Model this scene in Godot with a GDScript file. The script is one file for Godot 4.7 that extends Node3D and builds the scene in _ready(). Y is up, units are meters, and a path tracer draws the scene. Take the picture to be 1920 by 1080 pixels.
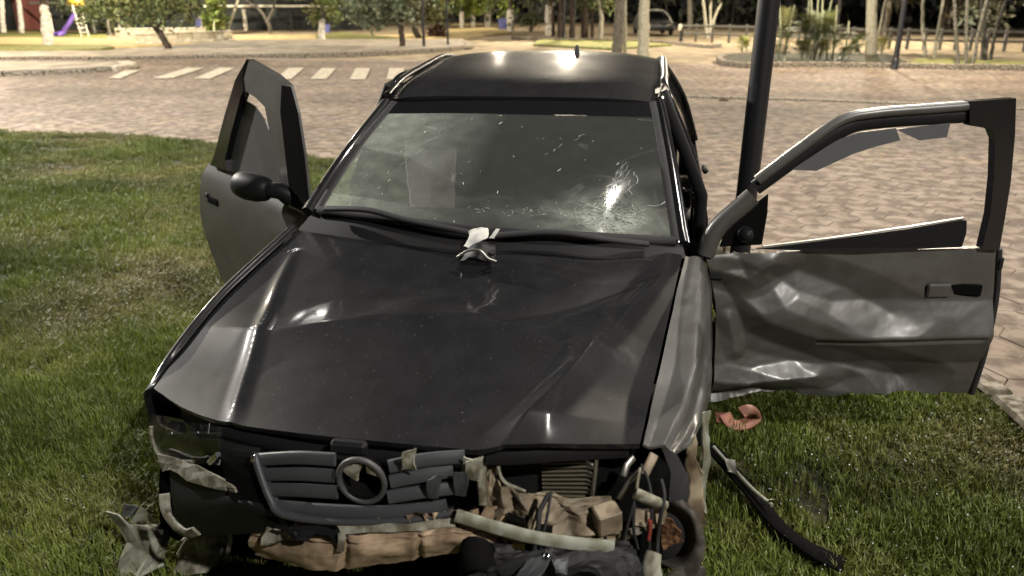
extends Node3D
# A wrecked dark car on a lawn at night, beside a paved street lit by street lamps.

var M := {}
var used := {}
var rng := RandomNumberGenerator.new()
var faceted := false      # sheets made while this is on keep hard facets
var wob := FastNoiseLite.new()
const NOSMOOTH := 0xFFFFFFFF


# ---------------------------------------------------------------- naming and tagging
func put(o: Node3D, called: String, parent: Node3D = null) -> void:
	var p: Node3D = parent if parent else self
	var key := "%d/%s" % [p.get_instance_id(), called]
	var n: int = used.get(key, 0)
	used[key] = n + 1
	o.name = called if n == 0 else "%s_%03d" % [called, n]
	p.add_child(o, true)


func tag(o: Node3D, label: String, category: String, group := "", kind := "") -> Node3D:
	if label: o.set_meta("label", label)
	if category: o.set_meta("category", category)
	if group: o.set_meta("group", group)
	if kind: o.set_meta("kind", kind)
	return o


func thing(called: String, label: String, category: String, at := Vector3.ZERO, group := "") -> Node3D:
	var o := Node3D.new()
	o.position = at
	put(o, called)
	tag(o, label, category, group)
	return o


func part(called: String, mesh: Mesh, m: Material, parent: Node3D = null, at := Vector3.ZERO) -> MeshInstance3D:
	var o := MeshInstance3D.new()
	o.mesh = mesh
	o.material_override = m
	o.position = at
	put(o, called, parent)
	return o


func many(called: String, mesh: Mesh, m: Material, where: Array, tints: Array, parent: Node3D = null) -> MultiMeshInstance3D:
	var mm := MultiMesh.new()
	mm.transform_format = MultiMesh.TRANSFORM_3D
	mm.use_colors = tints.size() > 0
	mm.mesh = mesh
	mm.instance_count = where.size()
	for i in where.size():
		mm.set_instance_transform(i, where[i])
		if tints.size() > 0: mm.set_instance_color(i, tints[i])
	var o := MultiMeshInstance3D.new()
	o.multimesh = mm
	o.material_override = m
	put(o, called, parent)
	return o


# ---------------------------------------------------------------- materials and textures
func lin(r: float, g: float, b: float) -> Color:
	return Color(r, g, b).linear_to_srgb()


func noise_tex(a: Color, b: Color, freq: float, sd: int, size := 512, octaves := 4, lo := 0.3, hi := 0.7) -> NoiseTexture2D:
	var n := FastNoiseLite.new()
	n.seed = sd
	n.frequency = freq
	n.noise_type = FastNoiseLite.TYPE_SIMPLEX_SMOOTH
	n.fractal_octaves = octaves
	var g := Gradient.new()
	g.offsets = PackedFloat32Array([lo, hi])
	g.colors = PackedColorArray([a, b])
	var t := NoiseTexture2D.new()
	t.width = size
	t.height = size
	t.seamless = true
	t.noise = n
	t.color_ramp = g
	return t


func bump_tex(freq: float, sd: int, size := 512, octaves := 5) -> NoiseTexture2D:
	return noise_tex(Color.BLACK, Color.WHITE, freq, sd, size, octaves, 0.15, 0.85)


func mat(called: String, c: Color, rough: float, metal := 0.0) -> StandardMaterial3D:
	var m := StandardMaterial3D.new()
	m.resource_name = called
	m.albedo_color = c
	m.roughness = rough
	m.metallic = metal
	m.cull_mode = BaseMaterial3D.CULL_DISABLED
	M[called] = m
	return m


func skin(m: StandardMaterial3D, t: Texture2D, scale: float, world := true) -> StandardMaterial3D:
	m.albedo_texture = t
	m.uv1_triplanar = true
	m.uv1_world_triplanar = world
	m.uv1_scale = Vector3.ONE * scale
	return m


func bumpy(m: StandardMaterial3D, t: Texture2D, cm: float) -> StandardMaterial3D:
	m.heightmap_enabled = true
	m.heightmap_texture = t
	m.heightmap_scale = cm
	return m


# ---------------------------------------------------------------- mesh helpers
func start() -> SurfaceTool:
	var st := SurfaceTool.new()
	st.begin(Mesh.PRIMITIVE_TRIANGLES)
	return st


func done(st: SurfaceTool) -> ArrayMesh:
	st.generate_normals()
	return st.commit()


func tri(st: SurfaceTool, a: Vector3, b: Vector3, c: Vector3) -> void:
	st.add_vertex(a)
	st.add_vertex(b)
	st.add_vertex(c)


func quad(st: SurfaceTool, a: Vector3, b: Vector3, c: Vector3, d: Vector3) -> void:
	tri(st, a, b, c)
	tri(st, a, c, d)


func cat(p: Array, t: float) -> Vector3:     # Catmull-Rom through the points of p, t from 0 to 1
	var n := p.size() - 1
	var x := clampf(t, 0.0, 1.0) * n
	var i := mini(int(x), n - 1)
	var f := x - i
	var a: Vector3 = p[i]
	var b: Vector3 = p[i + 1]
	var pa: Vector3 = p[i - 1] if i > 0 else a * 2.0 - b
	var pb: Vector3 = p[i + 2] if i + 2 <= n else b * 2.0 - a
	return a.cubic_interpolate(b, pa, pb, f)


func curve(p: Array, n: int) -> Array:
	var out := []
	for i in n + 1: out.append(cat(p, float(i) / n))
	return out


func dense(rows: Array, nu: int, nv: int) -> Array:   # rows of points -> grid of (nv+1) rows of (nu+1)
	var across := []
	for r in rows: across.append(curve(r, nu))
	var out := []
	for j in nv + 1:
		var row := []
		for i in nu + 1:
			var col := []
			for r in across: col.append(r[i])
			row.append(cat(col, float(j) / nv))
		out.append(row)
	return out


func sheet(st: SurfaceTool, g: Array, thick := 0.0, uv := false) -> void:   # a grid of points as a smooth sheet, with thickness when thick > 0
	var nv := g.size() - 1
	var nu: int = g[0].size() - 1
	st.set_smooth_group(NOSMOOTH if faceted else 0)
	var back := []
	for j in nv + 1:
		var row := []
		for i in nu + 1:
			var du: Vector3 = g[j][mini(i + 1, nu)] - g[j][maxi(i - 1, 0)]
			var dv: Vector3 = g[mini(j + 1, nv)][i] - g[maxi(j - 1, 0)][i]
			row.append(g[j][i] - du.cross(dv).normalized() * thick)
		back.append(row)
	for j in nv:
		for i in nu:
			var c := [[i, j], [i + 1, j], [i + 1, j + 1], [i, j], [i + 1, j + 1], [i, j + 1]]
			for k in [0, 2, 1, 3, 5, 4]:
				if uv: st.set_uv(Vector2(float(c[k][0]) / nu, float(c[k][1]) / nv))
				st.add_vertex(g[c[k][1]][c[k][0]])
	if thick == 0.0: return
	st.set_smooth_group(1)
	for j in nv:
		for i in nu: quad(st, back[j][i], back[j][i + 1], back[j + 1][i + 1], back[j + 1][i])
	st.set_smooth_group(2)
	for i in nu:
		quad(st, g[0][i], g[0][i + 1], back[0][i + 1], back[0][i])
		quad(st, g[nv][i + 1], g[nv][i], back[nv][i], back[nv][i + 1])
	st.set_smooth_group(3)
	for j in nv:
		quad(st, g[j + 1][0], g[j][0], back[j][0], back[j + 1][0])
		quad(st, g[j][nu], g[j + 1][nu], back[j + 1][nu], back[j][nu])


func patch(rows: Array, nu: int, nv: int, thick := 0.0, shift = null, uv := false) -> ArrayMesh:
	var g := dense(rows, nu, nv)
	if shift != null:
		for j in g.size():
			for i in g[j].size(): g[j][i] = shift.call(g[j][i], float(i) / nu, float(j) / nv)
	var st := start()
	sheet(st, g, thick, uv)
	return done(st)


func sweep(st: SurfaceTool, path: Array, section: Array, up: Vector3, scale: Array = [], group := 0) -> void:
	# section: Vector2 points (across, along up); the frame keeps as close to up as it can
	var n := path.size()
	var k := section.size()
	var rings := []
	for i in n:
		var d: Vector3 = (path[mini(i + 1, n - 1)] - path[maxi(i - 1, 0)]).normalized()
		var x := d.cross(up)
		if x.length() < 1e-3: x = d.cross(Vector3(0.3, 0.1, 1.0))
		x = x.normalized()
		var y := x.cross(d).normalized()
		var s: float = scale[i] if scale.size() > 0 else 1.0
		var ring := []
		for p in section: ring.append(path[i] + (x * p.x + y * p.y) * s)
		rings.append(ring)
	st.set_smooth_group(group)
	for i in n - 1:
		for j in k:
			var l := (j + 1) % k
			quad(st, rings[i][j], rings[i + 1][j], rings[i + 1][l], rings[i][l])
	st.set_smooth_group(group + 1)
	for j in range(1, k - 1):
		tri(st, rings[0][0], rings[0][j], rings[0][j + 1])
		tri(st, rings[n - 1][0], rings[n - 1][j + 1], rings[n - 1][j])


func ring_section(r: float, sides: int) -> Array:
	var s := []
	for i in sides: s.append(Vector2(cos(TAU * i / sides), sin(TAU * i / sides)) * r)
	return s


func bar_section(w: float, t: float) -> Array:     # a rounded bar, w across and t thick
	var a := w * 0.5
	var b := t * 0.5
	var e := minf(a, b) * 0.55
	return [Vector2(-a, -b + e), Vector2(-a + e, -b), Vector2(a - e, -b), Vector2(a, -b + e), Vector2(a, b - e), Vector2(a - e, b), Vector2(-a + e, b), Vector2(-a, b - e)]


func tube(path: Array, r0: float, r1 := -1.0, sides := 8, st: SurfaceTool = null) -> SurfaceTool:
	if st == null: st = start()
	var sc := []
	var e := r1 if r1 >= 0.0 else r0
	for i in path.size(): sc.append(lerpf(r0, e, float(i) / maxf(path.size() - 1, 1)))
	sweep(st, path, ring_section(1.0, sides), Vector3(0.05, 0.1, 1).normalized() if absf((path[-1] - path[0]).normalized().y) > 0.7 else Vector3.UP, sc)
	return st


func bar(path: Array, w: float, t: float, up: Vector3, st: SurfaceTool = null) -> SurfaceTool:
	if st == null: st = start()
	sweep(st, path, bar_section(w, t), up)
	return st


func box(st: SurfaceTool, at: Vector3, size: Vector3, turn := Basis.IDENTITY, bevel := 0.0) -> void:
	var h := size * 0.5
	var b := minf(bevel, minf(h.x, minf(h.y, h.z)) * 0.9)
	st.set_smooth_group(NOSMOOTH)
	if b <= 0.0:
		var c := []
		for k in 8: c.append(at + turn * Vector3(h.x if k & 1 else -h.x, h.y if k & 2 else -h.y, h.z if k & 4 else -h.z))
		for f in [[0, 1, 3, 2], [5, 4, 6, 7], [4, 0, 2, 6], [1, 5, 7, 3], [2, 3, 7, 6], [4, 5, 1, 0]]: quad(st, c[f[0]], c[f[1]], c[f[2]], c[f[3]])
		return
	# chamfered box: the six faces shrink, edges and corners are bridged
	var P := func(sx: float, sy: float, sz: float, axis: int) -> Vector3:
		var v := Vector3(sx * (h.x - (0.0 if axis == 0 else b)), sy * (h.y - (0.0 if axis == 1 else b)), sz * (h.z - (0.0 if axis == 2 else b)))
		return at + turn * v
	for s in [-1.0, 1.0]:
		quad(st, P.call(s, -1, -s, 0), P.call(s, 1, -s, 0), P.call(s, 1, s, 0), P.call(s, -1, s, 0))
		quad(st, P.call(-s, s, -1, 1), P.call(s, s, -1, 1), P.call(s, s, 1, 1), P.call(-s, s, 1, 1))
		quad(st, P.call(-1, -s, s, 2), P.call(-1, s, s, 2), P.call(1, s, s, 2), P.call(1, -s, s, 2))
		for u in [-1.0, 1.0]:
			quad(st, P.call(s, u, -1, 0), P.call(s, u, 1, 0), P.call(s, u, 1, 1), P.call(s, u, -1, 1))
			quad(st, P.call(-1, s, u, 1), P.call(1, s, u, 1), P.call(1, s, u, 2), P.call(-1, s, u, 2))
			quad(st, P.call(s, -1, u, 0), P.call(s, 1, u, 0), P.call(s, 1, u, 2), P.call(s, -1, u, 2))
			for w in [-1.0, 1.0]: tri(st, P.call(s, u, w, 0), P.call(s, u, w, 1), P.call(s, u, w, 2))


func slab(st: SurfaceTool, poly: Array, n: Vector3, thick: float) -> void:     # a flat outline given its thickness along n
	var x := n.cross(Vector3(0.31, 0.83, 0.47)).normalized()
	var y := n.cross(x)
	var flat := PackedVector2Array()
	for p in poly: flat.append(Vector2(p.dot(x), p.dot(y)))
	st.set_smooth_group(NOSMOOTH)
	var d := n * thick * 0.5
	var ix := Geometry2D.triangulate_polygon(flat)
	for i in range(0, ix.size(), 3):
		tri(st, poly[ix[i]] + d, poly[ix[i + 1]] + d, poly[ix[i + 2]] + d)
		tri(st, poly[ix[i]] - d, poly[ix[i + 2]] - d, poly[ix[i + 1]] - d)
	for i in poly.size():
		var a: Vector3 = poly[i]
		var b: Vector3 = poly[(i + 1) % poly.size()]
		quad(st, a + d, b + d, b - d, a - d)


func boxy(size: Vector3, bevel := 0.0, at := Vector3.ZERO, turn := Basis.IDENTITY) -> ArrayMesh:
	var st := start()
	box(st, at, size, turn, bevel)
	return done(st)


func lathe(profile: Array, origin: Vector3, axis: Vector3, sides: int, st: SurfaceTool = null) -> SurfaceTool:   # profile: Vector2(radius, along axis)
	if st == null: st = start()
	var a := axis.normalized()
	var x := a.cross(Vector3(0.2, 0.9, 0.37)).normalized()
	var y := a.cross(x)
	st.set_smooth_group(0)
	for i in profile.size() - 1:
		for j in sides:
			var t0 := TAU * j / sides
			var t1 := TAU * (j + 1) / sides
			var q := []
			for e in [[i, t0], [i + 1, t0], [i + 1, t1], [i, t1]]:
				var p: Vector2 = profile[e[0]]
				q.append(origin + a * p.y + (x * cos(e[1]) + y * sin(e[1])) * p.x)
			quad(st, q[0], q[1], q[2], q[3])
	return st


func crumple(corners: Array, nu: int, nv: int, amp: float, sd: int, thick := 0.004) -> ArrayMesh:   # a torn, bent sheet over a grid of control points
	var n := FastNoiseLite.new()
	n.seed = sd
	n.frequency = 7.0
	return patch(corners, nu, nv, thick, func(p: Vector3, u: float, v: float) -> Vector3:
		var e := 1.0 if u in [0.0, 1.0] or v in [0.0, 1.0] else 0.6
		return p + Vector3(n.get_noise_3dv(p), n.get_noise_3dv(p + Vector3(9, 2, 4)), n.get_noise_3dv(p + Vector3(-5, 7, 1))) * amp * 2.0 * e)


# ---------------------------------------------------------------- materials
func dusty() -> ImageTexture:     # dark paint with a veil of dust, fine specks and a few scratches
	var img := Image.create(1024, 1024, false, Image.FORMAT_RGB8)
	var n := FastNoiseLite.new()
	n.seed = 44
	n.frequency = 0.006
	n.fractal_octaves = 5
	for y in 1024:
		for x in 1024:
			var v := 0.33 + 0.05 * n.get_noise_2d(x, y)
			img.set_pixel(x, y, Color(v, v, v * 1.04))
	for k in 420:
		var c := Vector2i(rng.randi_range(2, 1020), rng.randi_range(2, 1020))
		var v := rng.randf_range(0.4, 0.95)
		img.fill_rect(Rect2i(c, Vector2i(rng.randi_range(2, 5), rng.randi_range(2, 6))), Color(v, v, v * 0.95))
	for k in 40:
		var p := Vector2(rng.randi_range(30, 990), rng.randi_range(30, 990))
		var d := Vector2.from_angle(rng.randf() * TAU)
		for i in rng.randi_range(8, 46):
			p += d
			if p.x > 1 and p.y > 1 and p.x < 1022 and p.y < 1022: img.set_pixelv(Vector2i(p), Color(0.55, 0.55, 0.53))
	return ImageTexture.create_from_image(img)


func make_materials() -> void:
	# car paint: dark grey metallic under clear lacquer, dusty
	var paint := mat("car_paint", lin(0.13, 0.13, 0.132), 0.52, 0.0)
	paint.metallic_specular = 0.2
	paint.clearcoat_enabled = true
	paint.clearcoat = 0.7
	paint.clearcoat_roughness = 0.1
	paint.roughness_texture = noise_tex(Color(0.88, 0.88, 0.88), Color(1, 1, 1), 0.006, 41, 512, 5)
	paint.uv1_triplanar = true
	paint.uv1_world_triplanar = true
	paint.uv1_scale = Vector3.ONE * 1.4
	skin(paint, dusty(), 1.4)
	mat("dusty_rubber", lin(0.095, 0.083, 0.068), 0.85)
	skin(M.dusty_rubber, noise_tex(Color(0.6, 0.58, 0.55), Color(1, 1, 1), 0.02, 55, 256, 5), 4.0)
	mat("dull_ring", lin(0.085, 0.085, 0.085), 0.55, 0.4)
	var lit_panel := mat("lit_panel_paint", lin(0.105, 0.104, 0.1), 0.46, 0.45)  # same car paint made lighter: light on the upright panels set into its colour
	skin(lit_panel, noise_tex(Color(0.9, 0.89, 0.87), Color(1, 1, 1), 0.01, 45, 512, 6), 1.2)
	lit_panel.clearcoat_enabled = true
	lit_panel.clearcoat = 0.3
	lit_panel.clearcoat_roughness = 0.22
	mat("black_plastic", lin(0.012, 0.012, 0.013), 0.5).metallic_specular = 0.3
	mat("gloss_black", lin(0.008, 0.008, 0.009), 0.16)
	mat("black_rubber", lin(0.014, 0.014, 0.015), 0.75)
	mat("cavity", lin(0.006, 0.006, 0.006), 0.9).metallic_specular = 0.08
	mat("grey_plastic", lin(0.05, 0.053, 0.057), 0.5)
	mat("pale_plastic", lin(0.34, 0.33, 0.27), 0.6)
	skin(M.pale_plastic, noise_tex(Color(0.55, 0.52, 0.45), Color(1, 1, 1), 0.02, 48, 256, 5), 4.0)
	mat("fascia_plastic", lin(0.3, 0.31, 0.26), 0.6)
	skin(M.fascia_plastic, noise_tex(Color(0.7, 0.68, 0.6), Color(1, 1, 1), 0.02, 49, 256, 5), 3.0)
	mat("tan_primer", lin(0.36, 0.29, 0.2), 0.6)
	skin(M.tan_primer, noise_tex(Color(0.45, 0.42, 0.38), Color(1, 1, 1), 0.006, 50, 512, 6), 2.4)
	mat("bumper_foam", lin(0.46, 0.35, 0.25), 0.85)
	skin(M.bumper_foam, noise_tex(Color(0.62, 0.59, 0.54), Color(1, 0.98, 0.95), 0.01, 52, 512, 4), 1.6)
	mat("rust", lin(0.26, 0.13, 0.06), 0.85)
	skin(M.rust, noise_tex(Color(0.4, 0.35, 0.3), Color(1, 1, 1), 0.03, 54, 256, 5), 6.0)
	mat("chrome", lin(0.6, 0.6, 0.6), 0.15, 1.0)
	mat("bare_metal", lin(0.42, 0.4, 0.36), 0.38, 0.9)
	mat("dark_metal", lin(0.03, 0.031, 0.034), 0.5, 0.5)
	mat("fin_metal", lin(0.16, 0.14, 0.1), 0.5, 0.6)
	mat("seat_cloth", lin(0.10, 0.10, 0.10), 0.9)
	mat("pale_cabin_cloth", lin(0.17, 0.165, 0.16), 0.9)
	mat("white_paper", lin(0.7, 0.69, 0.64), 0.85)
	mat("wire_red", lin(0.25, 0.04, 0.03), 0.5)
	mat("orange_plastic", lin(0.28, 0.11, 0.07), 0.6)
	var glass := mat("windscreen_glass", Color(lin(0.1, 0.105, 0.1), 0.25), 0.06)
	glass.transparency = BaseMaterial3D.TRANSPARENCY_ALPHA
	var side := mat("tinted_glass", Color(lin(0.012, 0.013, 0.014), 0.9), 0.08)
	side.transparency = BaseMaterial3D.TRANSPARENCY_ALPHA
	var smoke := mat("smoked_glass", Color(lin(0.10, 0.102, 0.11), 0.93), 0.4)
	smoke.transparency = BaseMaterial3D.TRANSPARENCY_ALPHA
	var lens := mat("lens_glass", Color(lin(0.03, 0.03, 0.03), 0.1), 0.03)
	lens.transparency = BaseMaterial3D.TRANSPARENCY_ALPHA
	mat("fractured_glass", lin(0.42, 0.45, 0.42), 0.7)
	mat("glass_crumb", lin(0.55, 0.6, 0.56), 0.15)
	# the place
	var soil := mat("soil", Color.WHITE, 0.95)
	skin(soil, noise_tex(lin(0.018, 0.022, 0.008), lin(0.07, 0.06, 0.028), 0.012, 3, 1024, 6), 0.45)
	bumpy(soil, bump_tex(0.02, 5, 512), 1.5)
	var road := mat("road_sand", Color.WHITE, 0.95)
	skin(road, noise_tex(lin(0.2, 0.155, 0.12), lin(0.29, 0.23, 0.18), 0.008, 7, 1024, 6), 0.16)
	bumpy(road, bump_tex(0.02, 8), 0.8)
	var pave := mat("paver", Color.WHITE, 0.9)
	pave.vertex_color_use_as_albedo = true
	skin(pave, noise_tex(Color(0.7, 0.68, 0.66), Color(1, 1, 1), 0.01, 9, 1024, 6), 0.45)
	var kerb := mat("kerb_concrete", lin(0.36, 0.32, 0.26), 0.9)
	skin(kerb, noise_tex(Color(0.55, 0.52, 0.47), Color(1, 1, 1), 0.015, 11, 512, 6), 1.5)
	bumpy(kerb, bump_tex(0.04, 12), 0.12)
	var walk := mat("sidewalk_concrete", Color.WHITE, 0.95)
	skin(walk, noise_tex(lin(0.22, 0.19, 0.15), lin(0.36, 0.31, 0.24), 0.008, 27, 1024, 6), 0.12)
	var yel := mat("worn_yellow_kerb", Color.WHITE, 0.9)
	skin(yel, noise_tex(lin(0.36, 0.31, 0.24), lin(0.5, 0.36, 0.1), 0.012, 13, 512, 5, 0.5, 0.62), 1.2)
	var zeb := mat("zebra_paint", Color.WHITE, 0.85)
	skin(zeb, noise_tex(lin(0.33, 0.27, 0.19), lin(0.56, 0.51, 0.42), 0.02, 14, 512, 6, 0.25, 0.6), 0.5)
	var yard := mat("far_ground", Color.WHITE, 0.95)
	skin(yard, noise_tex(lin(0.2, 0.15, 0.09), lin(0.36, 0.29, 0.18), 0.01, 15, 1024, 6), 0.1)
	var turf := mat("far_turf", Color.WHITE, 0.95)
	skin(turf, noise_tex(lin(0.10, 0.13, 0.025), lin(0.28, 0.24, 0.07), 0.02, 16, 1024, 6), 0.2)
	var yp := mat("yellow_sand", Color.WHITE, 0.95)
	skin(yp, noise_tex(lin(0.42, 0.31, 0.14), lin(0.55, 0.43, 0.2), 0.02, 17, 512, 5), 0.2)
	var bark := mat("grey_bark", lin(0.17, 0.16, 0.13), 0.95)
	skin(bark, noise_tex(Color(0.5, 0.48, 0.44), Color(1, 1, 1), 0.03, 18, 512, 5), 0.8)
	var pale := mat("pale_bark", lin(0.36, 0.34, 0.27), 0.95)
	skin(pale, noise_tex(Color(0.78, 0.77, 0.72), Color(1, 1, 1), 0.03, 19, 512, 5), 0.8)
	var dark := mat("dark_bark", lin(0.07, 0.05, 0.035), 0.95)
	skin(dark, noise_tex(Color(0.5, 0.48, 0.44), Color(1, 1, 1), 0.03, 20, 512, 5), 0.8)
	mat("whitewash", lin(0.72, 0.70, 0.64), 0.9)
	skin(M.whitewash, noise_tex(Color(0.75, 0.72, 0.66), Color(1, 1, 1), 0.03, 21, 256, 5), 0.8)
	mat("green_bark", lin(0.26, 0.27, 0.17), 0.9)
	var leaf := mat("leaf", Color.WHITE, 0.6)
	leaf.vertex_color_use_as_albedo = true
	leaf.backlight_enabled = true
	leaf.backlight = Color(0.35, 0.35, 0.3)
	var blade := mat("grass_blade", Color.WHITE, 0.55)
	blade.vertex_color_use_as_albedo = true
	blade.backlight_enabled = true
	blade.backlight = Color(0.4, 0.4, 0.3)
	mat("pole_paint", lin(0.012, 0.012, 0.014), 0.4)
	mat("lamp_steel", lin(0.12, 0.125, 0.12), 0.5, 0.3)
	var em := mat("lamp_glow", lin(0.9, 0.85, 0.7), 0.4)
	em.emission_enabled = true
	em.emission = Color(1.0, 0.86, 0.66)
	em.emission_energy_multiplier = 14.0
	mat("purple_plastic", lin(0.22, 0.12, 0.55), 0.4)
	mat("blue_plastic", lin(0.13, 0.15, 0.42), 0.45)
	mat("yellow_plastic", lin(0.7, 0.45, 0.05), 0.45)
	mat("wall_dark", lin(0.028, 0.033, 0.03), 0.9)
	skin(M.wall_dark, noise_tex(Color(0.7, 0.7, 0.7), Color(1, 1, 1), 0.01, 22, 256, 5), 0.3)
	mat("wall_red", lin(0.16, 0.05, 0.04), 0.9)
	mat("wall_white", lin(0.85, 0.82, 0.72), 0.9)
	skin(M.wall_white, noise_tex(Color(0.86, 0.84, 0.78), Color(1, 1, 1), 0.02, 23, 256, 5), 0.5)
	mat("fence_wood", lin(0.13, 0.125, 0.11), 0.9)
	mat("brown_heap", lin(0.10, 0.06, 0.035), 0.95)
	mat("van_white", lin(0.07, 0.07, 0.07), 0.4)


# ---------------------------------------------------------------- street lamps
func lamp(at: Vector3, turn: float, high: float, energy: float, tone: Color, label: String) -> void:
	var o := thing("street_lamp", label, "street lamp", at, "street lamps round the square")
	o.rotation_degrees.y = turn
	var st := tube([Vector3(0, 0, 0), Vector3(0, high * 0.5, 0), Vector3(0, high, 0)], 0.075, 0.045, 10)
	lathe([Vector2(0.0, 0.3), Vector2(0.085, 0.3), Vector2(0.095, 0.0)], Vector3.ZERO, Vector3.UP, 12, st)
	part("post", done(st), M.pole_paint, o)
	st = tube([Vector3(0, high - 0.15, 0), Vector3(0.5, high + 0.12, 0), Vector3(1.05, high + 0.15, 0)], 0.03, 0.03, 8)
	part("arm", done(st), M.pole_paint, o)
	var head := part("lamp_head", boxy(Vector3(0.62, 0.1, 0.26), 0.03), M.lamp_steel, o, Vector3(1.3, high + 0.17, 0))
	part("lamp_lens", boxy(Vector3(0.4, 0.03, 0.18), 0.008), M.lamp_glow, head, Vector3(0, -0.068, 0))
	var l := OmniLight3D.new()
	l.light_color = tone
	l.light_energy = energy
	l.light_size = 0.12
	l.omni_range = 120.0
	l.omni_attenuation = 2.0
	l.shadow_enabled = true
	l.position = Vector3(1.3, high - 0.12, 0)
	put(l, "lamp_light", o)


# ---------------------------------------------------------------- ground
var kerb_line := [Vector3(2.75, 0, 7.0), Vector3(2.55, 0, 2.0), Vector3(2.42, 0, 0.3), Vector3(2.32, 0, -1.0), Vector3(2.22, 0, -1.9), Vector3(2.08, 0, -2.6), Vector3(1.72, 0, -3.5), Vector3(1.1, 0, -4.4), Vector3(0, 0, -5.4), Vector3(-1.5, 0, -6.45), Vector3(-3.3, 0, -7.4), Vector3(-5.0, 0, -8.1), Vector3(-6.3, 0, -8.5), Vector3(-8.5, 0, -8.5), Vector3(-12, 0, -7.7), Vector3(-19, 0, -6.0)]


func edge_z(x: float) -> float:     # where the lawn ends, going away from the camera, at x
	for i in kerb_line.size() - 1:
		var a: Vector3 = kerb_line[i]
		var b: Vector3 = kerb_line[i + 1]
		if x <= a.x and x >= b.x: return lerpf(a.z, b.z, (a.x - x) / maxf(a.x - b.x, 1e-4))
	return 7.0 if x > 0 else -6.0


func lawn_y(x: float, z: float) -> float:
	var inside := clampf((z - edge_z(x)) / 1.2, 0.0, 1.0)
	return 0.01 + 0.04 * inside + 0.018 * wob.get_noise_2d(x * 2.2, z * 2.2)


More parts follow.
